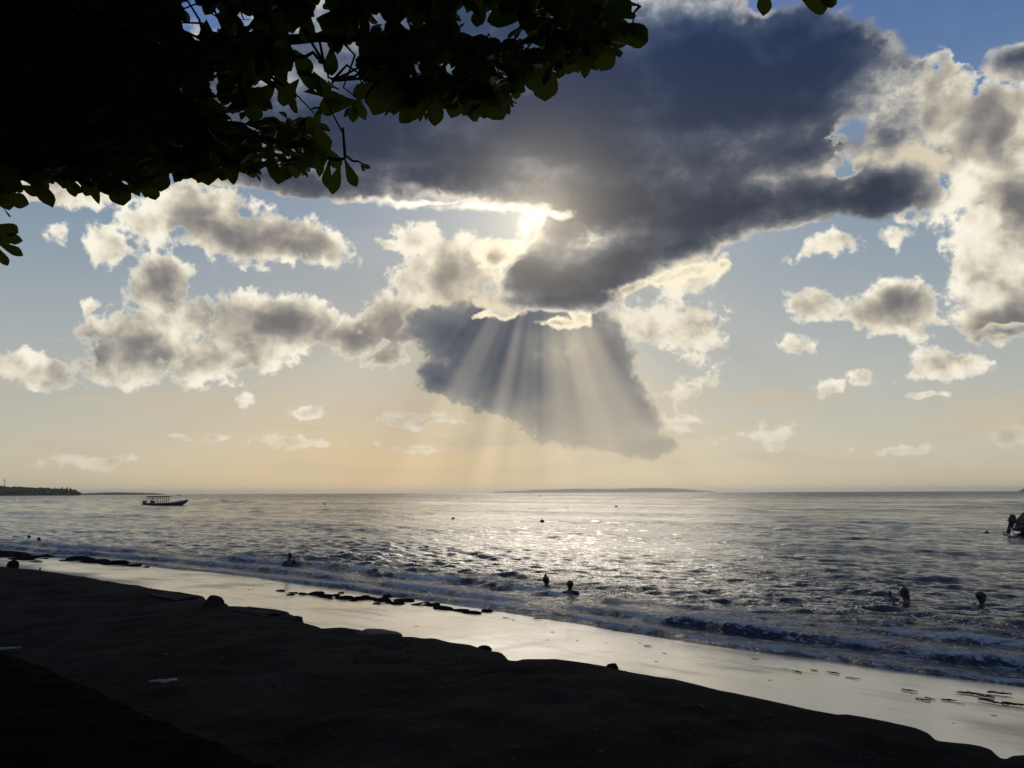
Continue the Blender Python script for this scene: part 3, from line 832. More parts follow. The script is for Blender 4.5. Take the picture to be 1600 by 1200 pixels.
# ---------------------------------------------------------------- swimmers
m_skin = simple('tanned skin', (0.06, 0.033, 0.022, 1), (0.08, 0.044, 0.03, 1), 0.5, 20, 0.05, 0.002)
m_hair = simple('dark wet hair', (0.010, 0.008, 0.006, 1), (0.02, 0.015, 0.01, 1), 0.35, 30, 0.3, 0.004)
m_cloth = simple('dark swimwear', (0.015, 0.018, 0.03, 1), (0.03, 0.03, 0.05, 1), 0.8, 20, 0.2, 0.003)
def skin_mesh(name, joints, bones, mat, parent=None, sub=2):
    names = list(joints)
    me = bpy.data.meshes.new(name)
    me.from_pydata([joints[k][0] for k in names], [(names.index(a), names.index(b)) for a, b in bones], [])
    o = bpy.data.objects.new(name, me); COL.objects.link(o)
    o.modifiers.new('skin', 'SKIN'); s = o.modifiers.new('sub', 'SUBSURF'); s.levels = s.render_levels = sub
    sv = me.skin_vertices[0].data
    for i, k in enumerate(names):
        rr = joints[k][1]
        sv[i].radius = rr if isinstance(rr, tuple) else (rr, rr)
        sv[i].use_root = (k == 'pelvis' or (i == 0 and 'pelvis' not in names))
    bpy.context.view_layer.update()
    dg = bpy.context.evaluated_depsgraph_get()
    m2 = bpy.data.meshes.new_from_object(o.evaluated_get(dg))
    bpy.data.objects.remove(o)
    m2.polygons.foreach_set('use_smooth', [True] * len(m2.polygons))
    return link(name, m2, mat, parent)
def blob(parent, name, c, r, mat, cut=None, seg=14):
    v, f = [], []
    R = 9
    for i in range(R + 1):
        a = -math.pi / 2 + math.pi * i / R
        for k in range(seg):
            b = 2 * math.pi * k / seg
            v.append((c[0] + r[0] * math.cos(a) * math.cos(b), c[1] + r[1] * math.cos(a) * math.sin(b), c[2] + r[2] * math.sin(a)))
    for i in range(R):
        for k in range(seg): f.append((i * seg + k, i * seg + (k + 1) % seg, (i + 1) * seg + (k + 1) % seg, (i + 1) * seg + k))
    return link(name, mesh(name, v, f), mat, parent)
def person(px, py, above, facing, label, arms='down', hair='short', cap=False, lean=0.0, body='swim'):
    """standing in the sea so that 'above' metres show; facing = heading of the chest (0 = +x)"""
    H = 1.68
    w = on_z(px, py, 0.0)
    e = empty('person', (w.x, w.y, above - H), facing)
    tag(e, label, 'person')
    # chest faces +x, left is +y
    J = {'pelvis': ((0, 0, .92), (.15, .12)), 'waist': ((0.0, 0, 1.08), (.135, .105)), 'chest': ((.01 + lean * .3, 0, 1.28), (.165, .11)), 'collar': ((.0 + lean * .5, 0, 1.40), (.10, .075)),
         'neck': ((.01 + lean * .6, 0, 1.46), .056), 'head0': ((.03 + lean * .7, 0, 1.53), (.072, .082)), 'head1': ((.015 + lean * .8, 0, 1.60), (.078, .098)), 'crown': ((.01 + lean * .8, 0, 1.645), (.055, .065))}
    B = [('pelvis', 'waist'), ('waist', 'chest'), ('chest', 'collar'), ('collar', 'neck'), ('neck', 'head0'), ('head0', 'head1'), ('head1', 'crown')]
    for s, n in ((1, 'l'), (-1, 'r')):
        J['hip' + n] = ((0, s * .10, .86), .088); J['knee' + n] = ((.03, s * .11, .48), .056); J['ankle' + n] = ((-.01, s * .11, .09), .038); J['toe' + n] = ((.15, s * .12, .035), .03)
        B += [('pelvis', 'hip' + n), ('hip' + n, 'knee' + n), ('knee' + n, 'ankle' + n), ('ankle' + n, 'toe' + n)]
        J['sh' + n] = ((lean * .5, s * .185, 1.37), .058)
        if arms == 'phone':
            el_, wr_ = ((.15, s * .30, 1.14), (.24, s * .13, 1.40)) if s > 0 else ((.10, s * .30, 1.12), (.30, s * .22, 1.06))
        elif arms == 'float':
            el_, wr_ = (.12, s * .36, 1.18), (.32, s * .42, 1.10)
        else:
            el_, wr_ = (-.02, s * .27, 1.10), (.08, s * .29, .86)
        J['el' + n] = (el_, .04); J['wr' + n] = (wr_, .027)
        hd_ = Vector(wr_) + (Vector(wr_) - Vector(el_)).normalized() * .09
        J['ha' + n] = (tuple(hd_), .036)
        B += [('collar', 'sh' + n), ('sh' + n, 'el' + n), ('el' + n, 'wr' + n), ('wr' + n, 'ha' + n)]
        fd = (Vector(wr_) - Vector(el_)).normalized()
        sd = fd.cross(Vector((0, 0, 1)))
        if sd.length < .1: sd = Vector((0, 1, 0))
        sd.normalize()
        for k, (off, ln) in enumerate(((-.03, .055), (-.01, .07), (.01, .066), (.03, .05))):
            a = hd_ + sd * off
            J['f%d%s' % (k, n)] = (tuple(a + fd * ln * .6), .0095); J['g%d%s' % (k, n)] = (tuple(a + fd * ln + Vector((.012, 0, -.012))), .008)
            B += [('ha' + n, 'f%d%s' % (k, n)), ('f%d%s' % (k, n), 'g%d%s' % (k, n))]
        tb = Vector(wr_) + fd * .04 + sd * .05
        J['t0' + n] = (tuple(tb), .011); J['t1' + n] = (tuple(tb + fd * .045 + sd * .012), .009)
        B += [('ha' + n, 't0' + n), ('t0' + n, 't1' + n)]
    bd = skin_mesh('body', J, B, m_skin, e, 2)
    hx = .012 + lean * .8
    # face: nose, ears, eyes, mouth
    MB().add([(hx + .085, 0, 1.60), (hx + .083, -.016, 1.563), (hx + .083, .016, 1.563), (hx + .115, 0, 1.566)], [(0, 1, 3), (0, 3, 2), (1, 2, 3)]).build('nose', m_skin, e)
    for s in (-1, 1):
        blob(e, 'ear', (hx - .005, s * .082, 1.575), (.022, .010, .032), m_skin, seg=8)
        blob(e, 'eye', (hx + .078, s * .032, 1.595), (.012, .014, .009), m_hair, seg=8)
    blob(e, 'mouth', (hx + .082, 0, 1.535), (.008, .024, .006), m_hair, seg=8)
    if hair == 'short': blob(e, 'hair', (hx - .014, 0, 1.618), (.098, .088, .082), m_hair)
    elif hair == 'bun':
        blob(e, 'hair', (hx - .014, 0, 1.614), (.098, .088, .085), m_hair); blob(e, 'hair_bun', (hx - .01, .02, 1.715), (.035, .035, .035), m_hair, seg=8)
    elif hair == 'long':
        blob(e, 'hair', (hx - .018, 0, 1.612), (.102, .092, .088), m_hair); blob(e, 'hair_length', (hx - .07, 0, 1.50), (.05, .08, .14), m_hair)
    if cap:
        c = blob(e, 'cap', (hx - .004, 0, 1.635), (.108, .096, .078), m_cloth)
        MB().add([(hx + .07, -.08, 1.628), (hx + .07, .08, 1.628), (hx + .185, .055, 1.612), (hx + .185, -.055, 1.612), (hx + .07, -.08, 1.640), (hx + .07, .08, 1.640), (hx + .185, .055, 1.622), (hx + .185, -.055, 1.622)],
                 [(0, 1, 2, 3), (7, 6, 5, 4), (0, 3, 7, 4), (3, 2, 6, 7), (2, 1, 5, 6)]).build('visor', m_cloth, c)
    Jt = {'pelvis': ((0, 0, .92), (.163, .135)), 'hipl': ((0, .10, .80), .108), 'hipr': ((0, -.10, .80), .108), 'waist': ((0, 0, 1.0), (.150, .120))}
    skin_mesh('swim_shorts', Jt, [('pelvis', 'hipl'), ('pelvis', 'hipr'), ('pelvis', 'waist')], m_cloth, e, 1)
    if body == 'shirt':
        Js = {'pelvis': ((0, 0, 1.0), (.150, .120)), 'chest': ((.01 + lean * .3, 0, 1.28), (.182, .126)), 'col': ((lean * .5, 0, 1.39), (.112, .09)), 'sl': ((lean * .5, .19, 1.365), .07), 'sr': ((lean * .5, -.19, 1.365), .07),
              'el': ((-.01, .25, 1.2), .056), 'er': ((-.01, -.25, 1.2), .056)}
        skin_mesh('swim_shirt', Js, [('pelvis', 'chest'), ('chest', 'col'), ('col', 'sl'), ('col', 'sr')], m_cloth, e, 1)
    return e
person(452, 888.5, .54, 1.9, 'person chest deep in the surf, the only bather on the left of the breakers', lean=-.05, body='shirt')
person(853, 922.5, .36, 0.6, 'bather with hair tied up, head and neck out of the water behind the breaker', 'float', 'bun')
person(891, 933, .40, 1.4, 'bather with head and shoulders out of the water beside the one with tied-up hair', 'float', 'short', body='shirt')
ph = person(1415, 951, .46, math.pi - .5, 'bather on the right side holding up a phone in front of the face', 'phone', 'long')
person(1534, 956, .40, -.15, 'bather at far right in a peaked cap facing right', 'float', 'short', True)
person(45, 843, .24, 2.6, 'farther of two swimmers at the far left, only the top of the head showing', 'float')
person(60, 849, .30, 0.3, 'nearer of two swimmers at the far left, head out of the water', 'float')
def phone():
    e = ph.matrix_basis @ Vector((.285, .085, 1.52))
    o = empty('phone', e, ph.rotation_euler.z + 1.0)
    tag(o, 'small dark phone held up by the bather on the right', 'phone')
    c = MB().box((0, 0, 0), (.012, .078, .155)).build('case', m_dark, o)
    c.modifiers.new('b', 'BEVEL').width = .005
    MB().box((-.0075, 0, 0), (.002, .068, .14)).build('screen', m_dark, o)
phone()

# ---------------------------------------------------------------- rocks, stones, weed
m_rock = simple('wet black rock', (0.010, 0.010, 0.011, 1), (0.022, 0.021, 0.020, 1), 0.95, 7, 0.8, 0.03, 0.0)
m_stone = simple('grey shore stone', (0.014, 0.014, 0.014, 1), (0.028, 0.028, 0.027, 1), 0.95, 6, 0.7, 0.02, 0.02)
m_weed = simple('brown seaweed', (0.012, 0.010, 0.007, 1), (0.022, 0.017, 0.010, 1), 0.9, 12, 0.4, 0.01)
def rock_mesh(name, seed, sx, sy, sz, ang=1.0):
    r = random.Random(seed)
    bm = bmesh.new(); bmesh.ops.create_icosphere(bm, subdivisions=3, radius=1.0)
    planes = [(Vector((r.gauss(0, 1), r.gauss(0, 1), r.gauss(0, .8))).normalized(), r.uniform(.62, .92)) for _ in range(9)]
    for v in bm.verts:
        p = v.co.copy()
        for n, d in planes:
            k = p.dot(n) - d
            if k > 0: p -= n * k * ang
        p *= 1 + 0.05 * math.sin(p.x * 7 + seed) * math.sin(p.y * 6 + seed * 2) + r.uniform(-.015, .015)
        v.co = Vector((p.x * sx, p.y * sy, p.z * sz))
    me = bpy.data.meshes.new(name); bm.to_mesh(me); bm.free()
    me.polygons.foreach_set('use_smooth', [True] * len(me.polygons))
    return me
variants = [rock_mesh('rock', 200 + i, 1, .7 + .05 * i, .42) for i in range(6)]
for v_ in variants: v_.materials.append(m_rock)
def ground_z(x, y):
    s, n = sn(x, y)
    return float(beach_z(np.array([s]), np.array([n]))[0])
def place_rock(px, py, w_px, flat, label, group=None, mat=None, z=None):
    p = on_z(px, py, 0.1 if z is None else z)
    dist = math.hypot(p.x, p.y); w = w_px / F_PX * dist / 2
    me = random.choice(variants)
    o = link('rock', me)
    zz = max(ground_z(p.x, p.y), 0.0) if z is None else z
    o.location = (p.x, p.y, zz + w * flat * .1)
    w *= random.uniform(.7, 1.25)
    o.scale = (w, w * random.uniform(.7, 1.3), w * flat * random.uniform(1.4, 2.6)); o.rotation_euler = (random.uniform(-.1, .1), random.uniform(-.12, .12), random.uniform(-.9, .5))
    tag(o, label, 'rock', group)
    return o
ORD = 'first second third fourth fifth sixth seventh eighth ninth tenth eleventh twelfth thirteenth fourteenth fifteenth sixteenth seventeenth eighteenth nineteenth twentieth twenty-first twenty-second twenty-third twenty-fourth twenty-fifth twenty-sixth twenty-seventh twenty-eighth twenty-ninth thirtieth'.split()
REEF = [(10, 869, 60, .18), (35, 874, 70, .14), (-30, 866, 80, .2), (70, 871, 26, .16), (105, 874, 34, .14), (125, 872, 60, .16), (150, 875, 66, .15), (178, 878, 60, .14),
                      (205, 881, 50, .12), (228, 883, 30, .10), (165, 881, 34, .08), (90, 866, 50, .1), (140, 868, 60, .1), (56, 880, 30, .10)]
for px, py, w, fl in REEF:
    k_ = sorted(q[0] for q in REEF).index(px)
    place_rock(px, py, w * .75, fl * 1.3, ORD[k_] + ' flat black rock from the left in the reef at the far left waterline', 'reef rocks at the far left')
SURF = [(438, 925, 22, .22), (458, 925, 18, .12), (455, 931, 18, .18), (474, 929, 22, .3), (492, 930, 30, .2), (508, 932, 26, .22), (524, 930, 30, .2), (540, 934, 34, .18), (560, 932, 36, .22), (578, 936, 34, .2),
                      (598, 935, 32, .24), (612, 938, 30, .2), (632, 937, 30, .16), (650, 940, 28, .14), (672, 944, 30, .14), (694, 948, 36, .16), (716, 951, 30, .14), (738, 952, 30, .2), (762, 951, 22, .34), (500, 926, 14, .3), (516, 936, 16, .2), (533, 926, 16, .3), (552, 940, 18, .2), (570, 929, 16, .3), (588, 941, 18, .2), (605, 930, 16, .3), (622, 943, 20, .2), (642, 934, 14, .3), (665, 939, 16, .2)]
for px, py, w, fl in SURF:
    k_ = sorted(q[0] for q in SURF).index(px)
    place_rock(px, py + random.uniform(-3, 2.5), w * 1.0, fl * 1.3, ORD[k_] + ' rock from the left in the dark line of rocks between wet sand and surf', 'rocks scattered along the surf line')
def weed_mesh(seed):
    """a stranded tangle of flat fronds, about 2 long"""
    r = random.Random(seed); mb = MB()
    for i in range(11):
        x, y, a = r.uniform(-.8, .3), r.uniform(-.14, .14), r.gauss(0, .22)
        L = r.uniform(.3, .9); w = r.uniform(.02, .07)
        pts = [(x + math.cos(a) * L * t, y + math.sin(a) * L * t + .05 * math.sin(t * 5 + i), .02 + .10 * r.random() * math.sin(t * 3)) for t in (0, .35, .7, 1)]
        v = []
        for k, (px_, py_, pz_) in enumerate(pts):
            ww = w * (1, 1.2, .9, .2)[k]; v += [(px_, py_ - ww, pz_), (px_, py_ + ww, pz_ + .03), (px_, py_, pz_ + .09)]
        f = []
        for k in range(3):
            for q in range(3): f.append((k * 3 + q, k * 3 + (q + 1) % 3, k * 3 + 3 + (q + 1) % 3, k * 3 + 3 + q))
        f += [(0, 1, 2), (11, 10, 9)]
        mb.add(v, f)
    return mesh('seaweed', mb.v, mb.f, False)
m_weeds = [weed_mesh(300 + i) for i in range(5)]
for v_ in m_weeds: v_.materials.append(m_weed)
def weed(px, py, w_px):
    p = on_z(px, py, 0.2)
    for _ in range(4): p = on_z(px, py, max(ground_z(p.x, p.y), 0.0))
    w = w_px / F_PX * math.hypot(p.x, p.y) / 2
    o = link('seaweed', random.choice(m_weeds)); o.location = (p.x, p.y, p.z + w * .04)
    o.scale = (w, w * random.uniform(.8, 1.6), w * random.uniform(.5, 1.0)); o.rotation_euler = (0, 0, -.66 + random.uniform(-.3, .3))
    if px < 760: lab, grp = 'tiny dark scrap of seaweed on the sand below the line of rocks', 'seaweed below the rocks'
    elif px < 1190: lab, grp = 'small dark scrap of seaweed in the middle of the beach', 'seaweed mid beach'
    elif px < 1400: lab, grp = 'thin dark scrap of seaweed at the edge of the backwash right of centre', 'seaweed right of centre'
    else: lab, grp = 'dark frond of seaweed in the streaky patch at the right end of the beach', 'seaweed at the right end of the beach'
    tag(o, lab, 'seaweed', grp)
for px, py, w in [(395, 919, 5), (388, 921, 6), (594, 962, 4), (650, 979, 6), (449, 950, 5), (790, 966, 14), (802, 969, 8), (863, 988, 9), (856, 1000, 6), (902, 1001, 9), (948, 1005, 6), (1000, 1005, 10), (1012, 1010, 16), (1037, 1021, 9),
                  (1025, 1034, 6), (1203, 1063, 9), (1245, 1050, 18), (1228, 1045, 10), (1300, 1052, 22), (1420, 1080, 26), (1452, 1092, 16), (1440, 1094, 20), (1482, 1095, 24), (1512, 1084, 34), (1535, 1088, 30), (1560, 1085, 30),
                  (1550, 1098, 40), (1582, 1102, 30), (1500, 1100, 12), (1450, 1097, 8), (1552, 1118, 10), (1490, 1130, 5), (1330, 1060, 20), (1272, 1048, 14), (840, 968, 20), (1180, 1030, 14)]:
    weed(px, py, w)

def stone(px, py, z, dims, seed, label, mat=m_stone, rz=0.0, name='stone', ang=1.0, group=None):
    p = on_z(px, py, z)
    o = link(name, rock_mesh(name, seed, *dims, ang), mat)
    o.location = p; o.rotation_euler = (0, 0, rz)
    return tag(o, label, 'stone', group)
stone(332, 946, Z_TOP - .03, (.185, .17, .145), 401, 'rounded dark boulder sitting in the notch of the bank edge')
stone(586, 992, Z_TOP - .03, (.36, .22, .055), 402, 'flat pale-topped slab lying on the bank edge', rz=-.5, mat=simple('pale stone', (0.05, 0.05, 0.048, 1), (0.08, 0.08, 0.075, 1), 0.95, 6, 0.6, 0.02, 0.05))
stone(20, 884, Z_TOP, (.13, .12, .13), 403, 'dark lump of rock on the bank edge at the far left', m_rock)
stone(1084, 1112, Z_TOP - .08, (.10, .09, .055), 404, 'small dark stone on the bank at lower right', m_rock)
stone(756, 1016, Z_TOP - .05, (.09, .08, .05), 405, 'angular dark stone on the bank edge left of the gap', m_rock, .4)
stone(957, 1043, Z_TOP - .03, (.06, .05, .045), 406, 'little dark stone on the bank edge right of the gap', m_rock)
def block(px0, px1, py, z, depth, hgt, rz, label, seed):
    """squared stone of the broken sea wall, its corners knocked round"""
    a, b = on_z(px0, py, z), on_z(px1, py, z)
    r = random.Random(seed); L = (b - a).length
    bm = bmesh.new(); bmesh.ops.create_cube(bm, size=1.0)
    bmesh.ops.subdivide_edges(bm, edges=bm.edges[:], cuts=5, use_grid_fill=True)
    for v in bm.verts:
        c = v.co
        k = 1 - .10 * max(0, abs(c.x) + abs(c.y) + abs(c.z) - 1.05)
        v.co = Vector((c.x * L * k + r.gauss(0, .008), c.y * depth * k + r.gauss(0, .008), c.z * hgt * k + r.gauss(0, .006)))
    me = bpy.data.meshes.new('stone_block'); bm.to_mesh(me); bm.free()
    o = link('stone_block', me, m_stone); o.location = (a + b) / 2 - Vector((0, 0, hgt * .5 - .01)); o.rotation_euler = (.02, .01, rz)
    tag(o, label, 'stone')
block(222, 316, 931, Z_TOP + .01, .34, .34, -.66, 'long squared stone block ending the straight stretch of bank, left of the boulder', 501)
block(352, 450, 955, Z_TOP + .01, .30, .30, -.66, 'squared stone block on the bank edge just right of the boulder', 502)
block(446, 466, 966, Z_TOP - .01, .24, .26, -.5, 'small broken stone block stepping down at the end of the bank wall', 503)
m_palew = simple('pale driftwood', (0.12, 0.12, 0.11, 1), (0.07, 0.07, 0.065, 1), 0.85, 10, 0.4, 0.004)
def stick():
    a = on_z(1094, 1101, Z_TOP + .02); b = on_z(1101, 1113, Z_TOP - .04)
    m_ = (a + b) / 2
    e = empty('stick', m_); tag(e, 'short pale stick leaning on the small stone at lower right', 'stick')
    MB().tube([a - m_, (a + b) / 2 - m_ + Vector((.006, 0, .006)), b - m_], [.006, .009, .007], 6).build('wood', m_palew, e, True)
stick()
def litter(px, py, w, h, seed, label):
    p = on_z(px, py, Z_TOP - .06)
    r = random.Random(seed); v, f = [], []
    n = 14
    for i in range(n):
        a = 2 * math.pi * i / n; k = r.uniform(.6, 1.1)
        v.append((w * k * math.cos(a), h * k * math.sin(a), .012 + r.uniform(0, .02)))
    for i in range(n):
        a = 2 * math.pi * i / n; v.append((v[i][0] * 1.05, v[i][1] * 1.05, -.04))
    v.append((0, 0, .035))
    for i in range(n):
        f.append((i, (i + 1) % n, 2 * n)); f.append((i, n + i, n + (i + 1) % n, (i + 1) % n))
    o = link('palm_sheath', mesh('palm_sheath', v, f, False), m_palew); o.location = p
    tag(o, label, 'litter')
litter(258, 1068, .19, .10, 1, 'pale flat scrap of dry litter on the dark bank at lower left')
litter(14, 1016, .14, .08, 2, 'dull pale scrap of dry litter at the left edge of the bank')

def pebbles():
    """fine litter and gravel strewn over the bank: too small to count"""
    r = random.Random(77); v, f = [], []
    for i in range(9000):
        s = r.uniform(-14, 5); b = r.random() ** 1.3 * 5.5 + .05
        n = float(np.interp(s, es, en)) - b
        x, y = xy(s, n)
        if y < 2.0: continue
        w = r.uniform(.006, .022) * (1.6 if r.random() < .08 else 1); a = r.uniform(0, 6.28)
        z = Z_TOP - .03 - .05 * min(b, 3) / 3
        k = len(v); ca, sa = math.cos(a) * w, math.sin(a) * w
        v += [(x - ca, y - sa, z), (x + sa * .6, y - ca * .6, z), (x + ca, y + sa, z), (x - sa * .6, y + ca * .6, z), (x, y, z + w * .5 + .016)]
        f += [(k, k + 1, k + 4), (k + 1, k + 2, k + 4), (k + 2, k + 3, k + 4), (k + 3, k, k + 4)]
    tag(link('gravel', mesh('gravel', v, f, False), simple('gravel bits', (0.014, 0.015, 0.015, 1), (0.07, 0.07, 0.065, 1), 0.9, 3.0, 0.0, spec=.15)), 'fine litter and gravel strewn over the dark bank', 'gravel', kind='stuff')
pebbles()

def tuft(px, py, z, n, h, label, seed):
    p = on_z(px, py, z); r = random.Random(seed)
    e = empty('grass_tuft', p); tag(e, label, 'grass')
    mb = MB()
    for i in range(n):
        a = r.uniform(0, 6.28); l = h * r.uniform(.5, 1); w = .006
        dx, dy = math.cos(a), math.sin(a); t = r.uniform(.1, .5) * l
        mb.add([(dx * .01 - dy * w, dy * .01 + dx * w, 0), (dx * .01 + dy * w, dy * .01 - dx * w, 0), (dx * t * .5 + dy * w * .7, dy * t * .5 - dx * w * .7, l * .6), (dx * t * .5 - dy * w * .7, dy * t * .5 + dx * w * .7, l * .6), (dx * t, dy * t, l)],
               [(0, 1, 2, 3), (3, 2, 4)])
    mb.build('blades', simple('dark grass', (0.02, 0.035, 0.012, 1), (0.03, 0.05, 0.018, 1), 0.7, 4, 0), e)
tuft(62, 893, Z_TOP - .02, 26, .10, 'tiny tuft of grass on the bank edge at the far left', 3)

# ---------------------------------------------------------------- the broad-leaved tree overhead
def build_tree():
    base = Vector((-4.6, -0.6, Z_TOP - .15))
    e = empty('sea_almond_tree', base); tag(e, 'broad-leaved tree whose dark canopy hangs over the upper left', 'tree')
    m, g, p = material('sea almond leaf')
    oi = g.node('ShaderNodeObjectInfo'); rnd = S(g, oi.outputs['Random'])
    n = g.noise(objco(g), 9, 4, 0.6)
    col = g.mix((rnd * 0.7 + n * 0.3), (0.014, 0.028, 0.006, 1), (0.050, 0.070, 0.012, 1))
    g.put(p.inputs['Base Color'], col); p.inputs['Roughness'].default_value = 0.6
    p.inputs['Specular IOR Level'].default_value = 0.12
    tr = g.node('ShaderNodeBsdfTranslucent'); g.put(tr.inputs['Color'], g.mix(0.5, col, (0.075, 0.10, 0.010, 1)))
    mx = g.node('ShaderNodeMixShader'); mx.inputs[0].default_value = 0.45
    out = [q for q in g.n if q.type == 'OUTPUT_MATERIAL'][0]
    g.l.new(p.outputs[0], mx.inputs[1]); g.l.new(tr.outputs[0], mx.inputs[2]); g.l.new(mx.outputs[0], out.inputs[0])
    m_bark = simple('bark', (0.035, 0.028, 0.022, 1), (0.07, 0.058, 0.045, 1), 0.9, 8, 0.8, 0.02, 0.2)

    def leaf_geo(w, bend, fold, seed):
        """obovate leaf of length 1 along +x, broadest near its tip"""
        r = random.Random(seed); v, f = [], []
        st = [(0.0, .012), (.10, .014), (.16, .16), (.32, .42), (.50, .74), (.66, .96), (.78, .98), (.88, .76), (.95, .40), (1.0, .03)]
        for t, k in st:
            hw = w * k * r.uniform(.94, 1.05); z = -bend * t * t
            for q in (-1, -.5, 0, .5, 1):
                v.append((t, q * hw, z + fold * abs(q) * hw + .012 * math.sin(t * 9 + q * 3 + seed)))
        for i in range(len(st) - 1):
            for q in range(4): f.append((i * 5 + q, (i + 1) * 5 + q, (i + 1) * 5 + q + 1, i * 5 + q + 1))
        return v, f
    geos = [leaf_geo(w, b, fo, i) for i, (w, b, fo) in enumerate([(.25, .10, .25), (.27, .18, .15), (.21, .06, .35), (.30, .14, .10), (.18, .22, .3), (.25, .02, .2)])]
    plain = ([(0, 0, 0), (.55, -.25, .03), (1, 0, -.1), (.55, .25, .03), (.5, 0, -.03)], [(0, 1, 4), (1, 2, 4), (2, 3, 4), (3, 0, 4)])
    lm = []
    for v, f in geos:
        me = mesh('leaf', v, f); me.materials.append(m); lm.append(me)

    r = random.Random(42)
    right, upv, fwd = CAM_M @ Vector((1, 0, 0)), CAM_M @ Vector((0, 1, 0)), CAM_M @ Vector((0, 0, -1))
    leaves = []                                             # (root, tip direction, normal, length, variant)
    def add_leaf(root, tipdir, normal, length, var=None, twig=None):
        x = tipdir.normalized(); z = (normal - x * normal.dot(x))
        if z.length < 1e-3: return
        z.normalize(); y = z.cross(x)
        M = Matrix((x, y, z)).transposed().to_4x4()
        M.translation = root
        leaves.append((M @ Matrix.Scale(length, 4), r.randrange(6) if var is None else var))
    # hand-placed leaves along the rim of the crown: centre px, length px, tip heading (0 right, 90 down), depth
    for cx, cy, ln, hd_, dp, var in [
        (985, 50, 66, 20, 4.6, 3), (950, 82, 60, 110, 4.7, 3), (968, 40, 60, 60, 4.9, 1), (930, 70, 60, 130, 4.9, 1), (853, 122, 74, 95, 4.5, 3), (830, 115, 60, 70, 4.8, 0),
        (806, 140, 30, 95, 4.6, 3), (770, 158, 66, 60, 4.4, 3), (742, 160, 62, 95, 4.5, 2), (713, 158, 58, 105, 4.7, 0), (681, 165, 66, 95, 4.4, 2), (647, 146, 84, 95, 4.3, 0),
        (606, 138, 100, 125, 4.2, 2), (915, 98, 44, 88, 4.7, 4), (893, 96, 44, 110, 4.8, 0), (575, 140, 54, 160, 4.6, 0), (553, 172, 40, 95, 4.7, 2), (562, 165, 44, 70, 4.8, 4),
        (518, 92, 52, 92, 4.5, 2), (533, 162, 78, 178, 4.4, 2), (496, 186, 34, 120, 4.8, 0), (498, 212, 60, 60, 4.6, 0), (511, 268, 50, 100, 4.4, 4), (526, 278, 58, 105, 4.3, 2),
        (546, 268, 52, 70, 4.3, 4), (520, 245, 44, 60, 4.5, 0), (570, 260, 20, 15, 4.3, 2), (566, 262, 14, 60, 4.3, 4), (303, 258, 44, 95, 4.5, 3), (331, 258, 44, 80, 4.6, 3), (352, 262, 42, 110, 4.7, 1),
        (391, 256, 46, 80, 4.5, 0), (428, 262, 40, 75, 4.6, 4), (460, 256, 46, 100, 4.6, 1), (237, 294, 36, 80, 4.5, 3), (205, 284, 44, 75, 4.7, 4), (175, 284, 40, 80, 4.6, 3), (140, 282, 34, 95, 4.6, 3),
        (110, 284, 44, 85, 4.5, 4), (70, 284, 38, 100, 4.6, 2), (45, 296, 36, 25, 4.4, 2), (20, 310, 44, 20, 4.5, 0), (8, 306, 40, 70, 4.6, 1), (276, 264, 38, 90, 4.7, 1),
        (700, 24, 44, 100, 4.7, 0), (750, 18, 46, 110, 4.6, 3), (800, 26, 84, 178, 4.5, 2), (720, 60, 60, 30, 4.8, 1), (470, 95, 50, 60, 4.7, 3), (480, 40, 50, 100, 4.6, 3), (545, 28, 60, 100, 4.5, 1), (575, 70, 80, 70, 4.4, 3),
        (322, 48, 40, 90, 4.7, 3), (350, 92, 44, 40, 4.6, 0), (350, 130, 36, 100, 4.5, 3), (330, 72, 40, 60, 4.8, 0), (372, 116, 40, 80, 4.8, 2), (440, 70, 60, 80, 4.6, 1), (455, 140, 50, 130, 4.5, 0), (480, 122, 46, 30, 4.7, 3), (500, 130, 50, 60, 4.8, 0),
        (1194, 0, 52, 95, 4.5, 2), (1270, -2, 64, 10, 4.6, 3), (1290, -4, 40, 20, 4.6, 3),
        (10, 356, 34, 20, 4.6, 3), (14, 372, 36, 10, 4.6, 2), (12, 386, 40, 25, 4.6, 4), (4, 400, 30, 70, 4.7, 2), (2, 366, 34, 60, 4.7, 3)]:
        d = at_d(cx, cy, dp); a = math.radians(hd_)
        tip = right * math.cos(a) - upv * math.sin(a) + fwd * r.uniform(-.25, .25)
        L = ln * .9 / F_PX * dp
        add_leaf(d - tip.normalized() * L * .52, tip, -fwd + right * r.uniform(-.35, .35) + upv * r.uniform(-.2, .4), L, var)
    rim = len(leaves)
    poly = [(-420, -420), (-420, 300), (-150, 312), (0, 316), (30, 300), (100, 284), (240, 292), (270, 268), (410, 268), (505, 264), (510, 225), (490, 192), (545, 172), (590, 155), (640, 172), (785, 168),
            (805, 130), (870, 116), (935, 88), (995, 58), (970, 0), (980, -60), (900, -420)]
    holes = [(315, 30, 34, 24), (338, 122, 14, 24), (460, 56, 34, 18), (500, 90, 44, 30), (540, 95, 26, 26), (550, 130, 24, 14), (470, 108, 20, 20), (760, 30, 60, 20), (470, 150, 10, 14), (498, 10, 10, 24), (300, 0, 16, 8), (430, 165, 14, 10), (635, 30, 12, 10), (230, 40, 4, 6), (110, 85, 6, 3), (390, 20, 12, 12), (410, 120, 10, 8), (560, 45, 8, 10), (600, 20, 6, 12), (690, 95, 6, 8), (820, 60, 7, 6), (880, 30, 8, 6), (640, 110, 5, 8), (360, 170, 6, 6), (440, 215, 6, 4), (250, 130, 3, 4)]
    def inside(x, y):
        c = False; j = len(poly) - 1
        for i in range(len(poly)):
            xi, yi = poly[i]; xj, yj = poly[j]
            if (yi > y) != (yj > y) and x < (xj - xi) * (y - yi) / (yj - yi) + xi: c = not c
            j = i
        return c
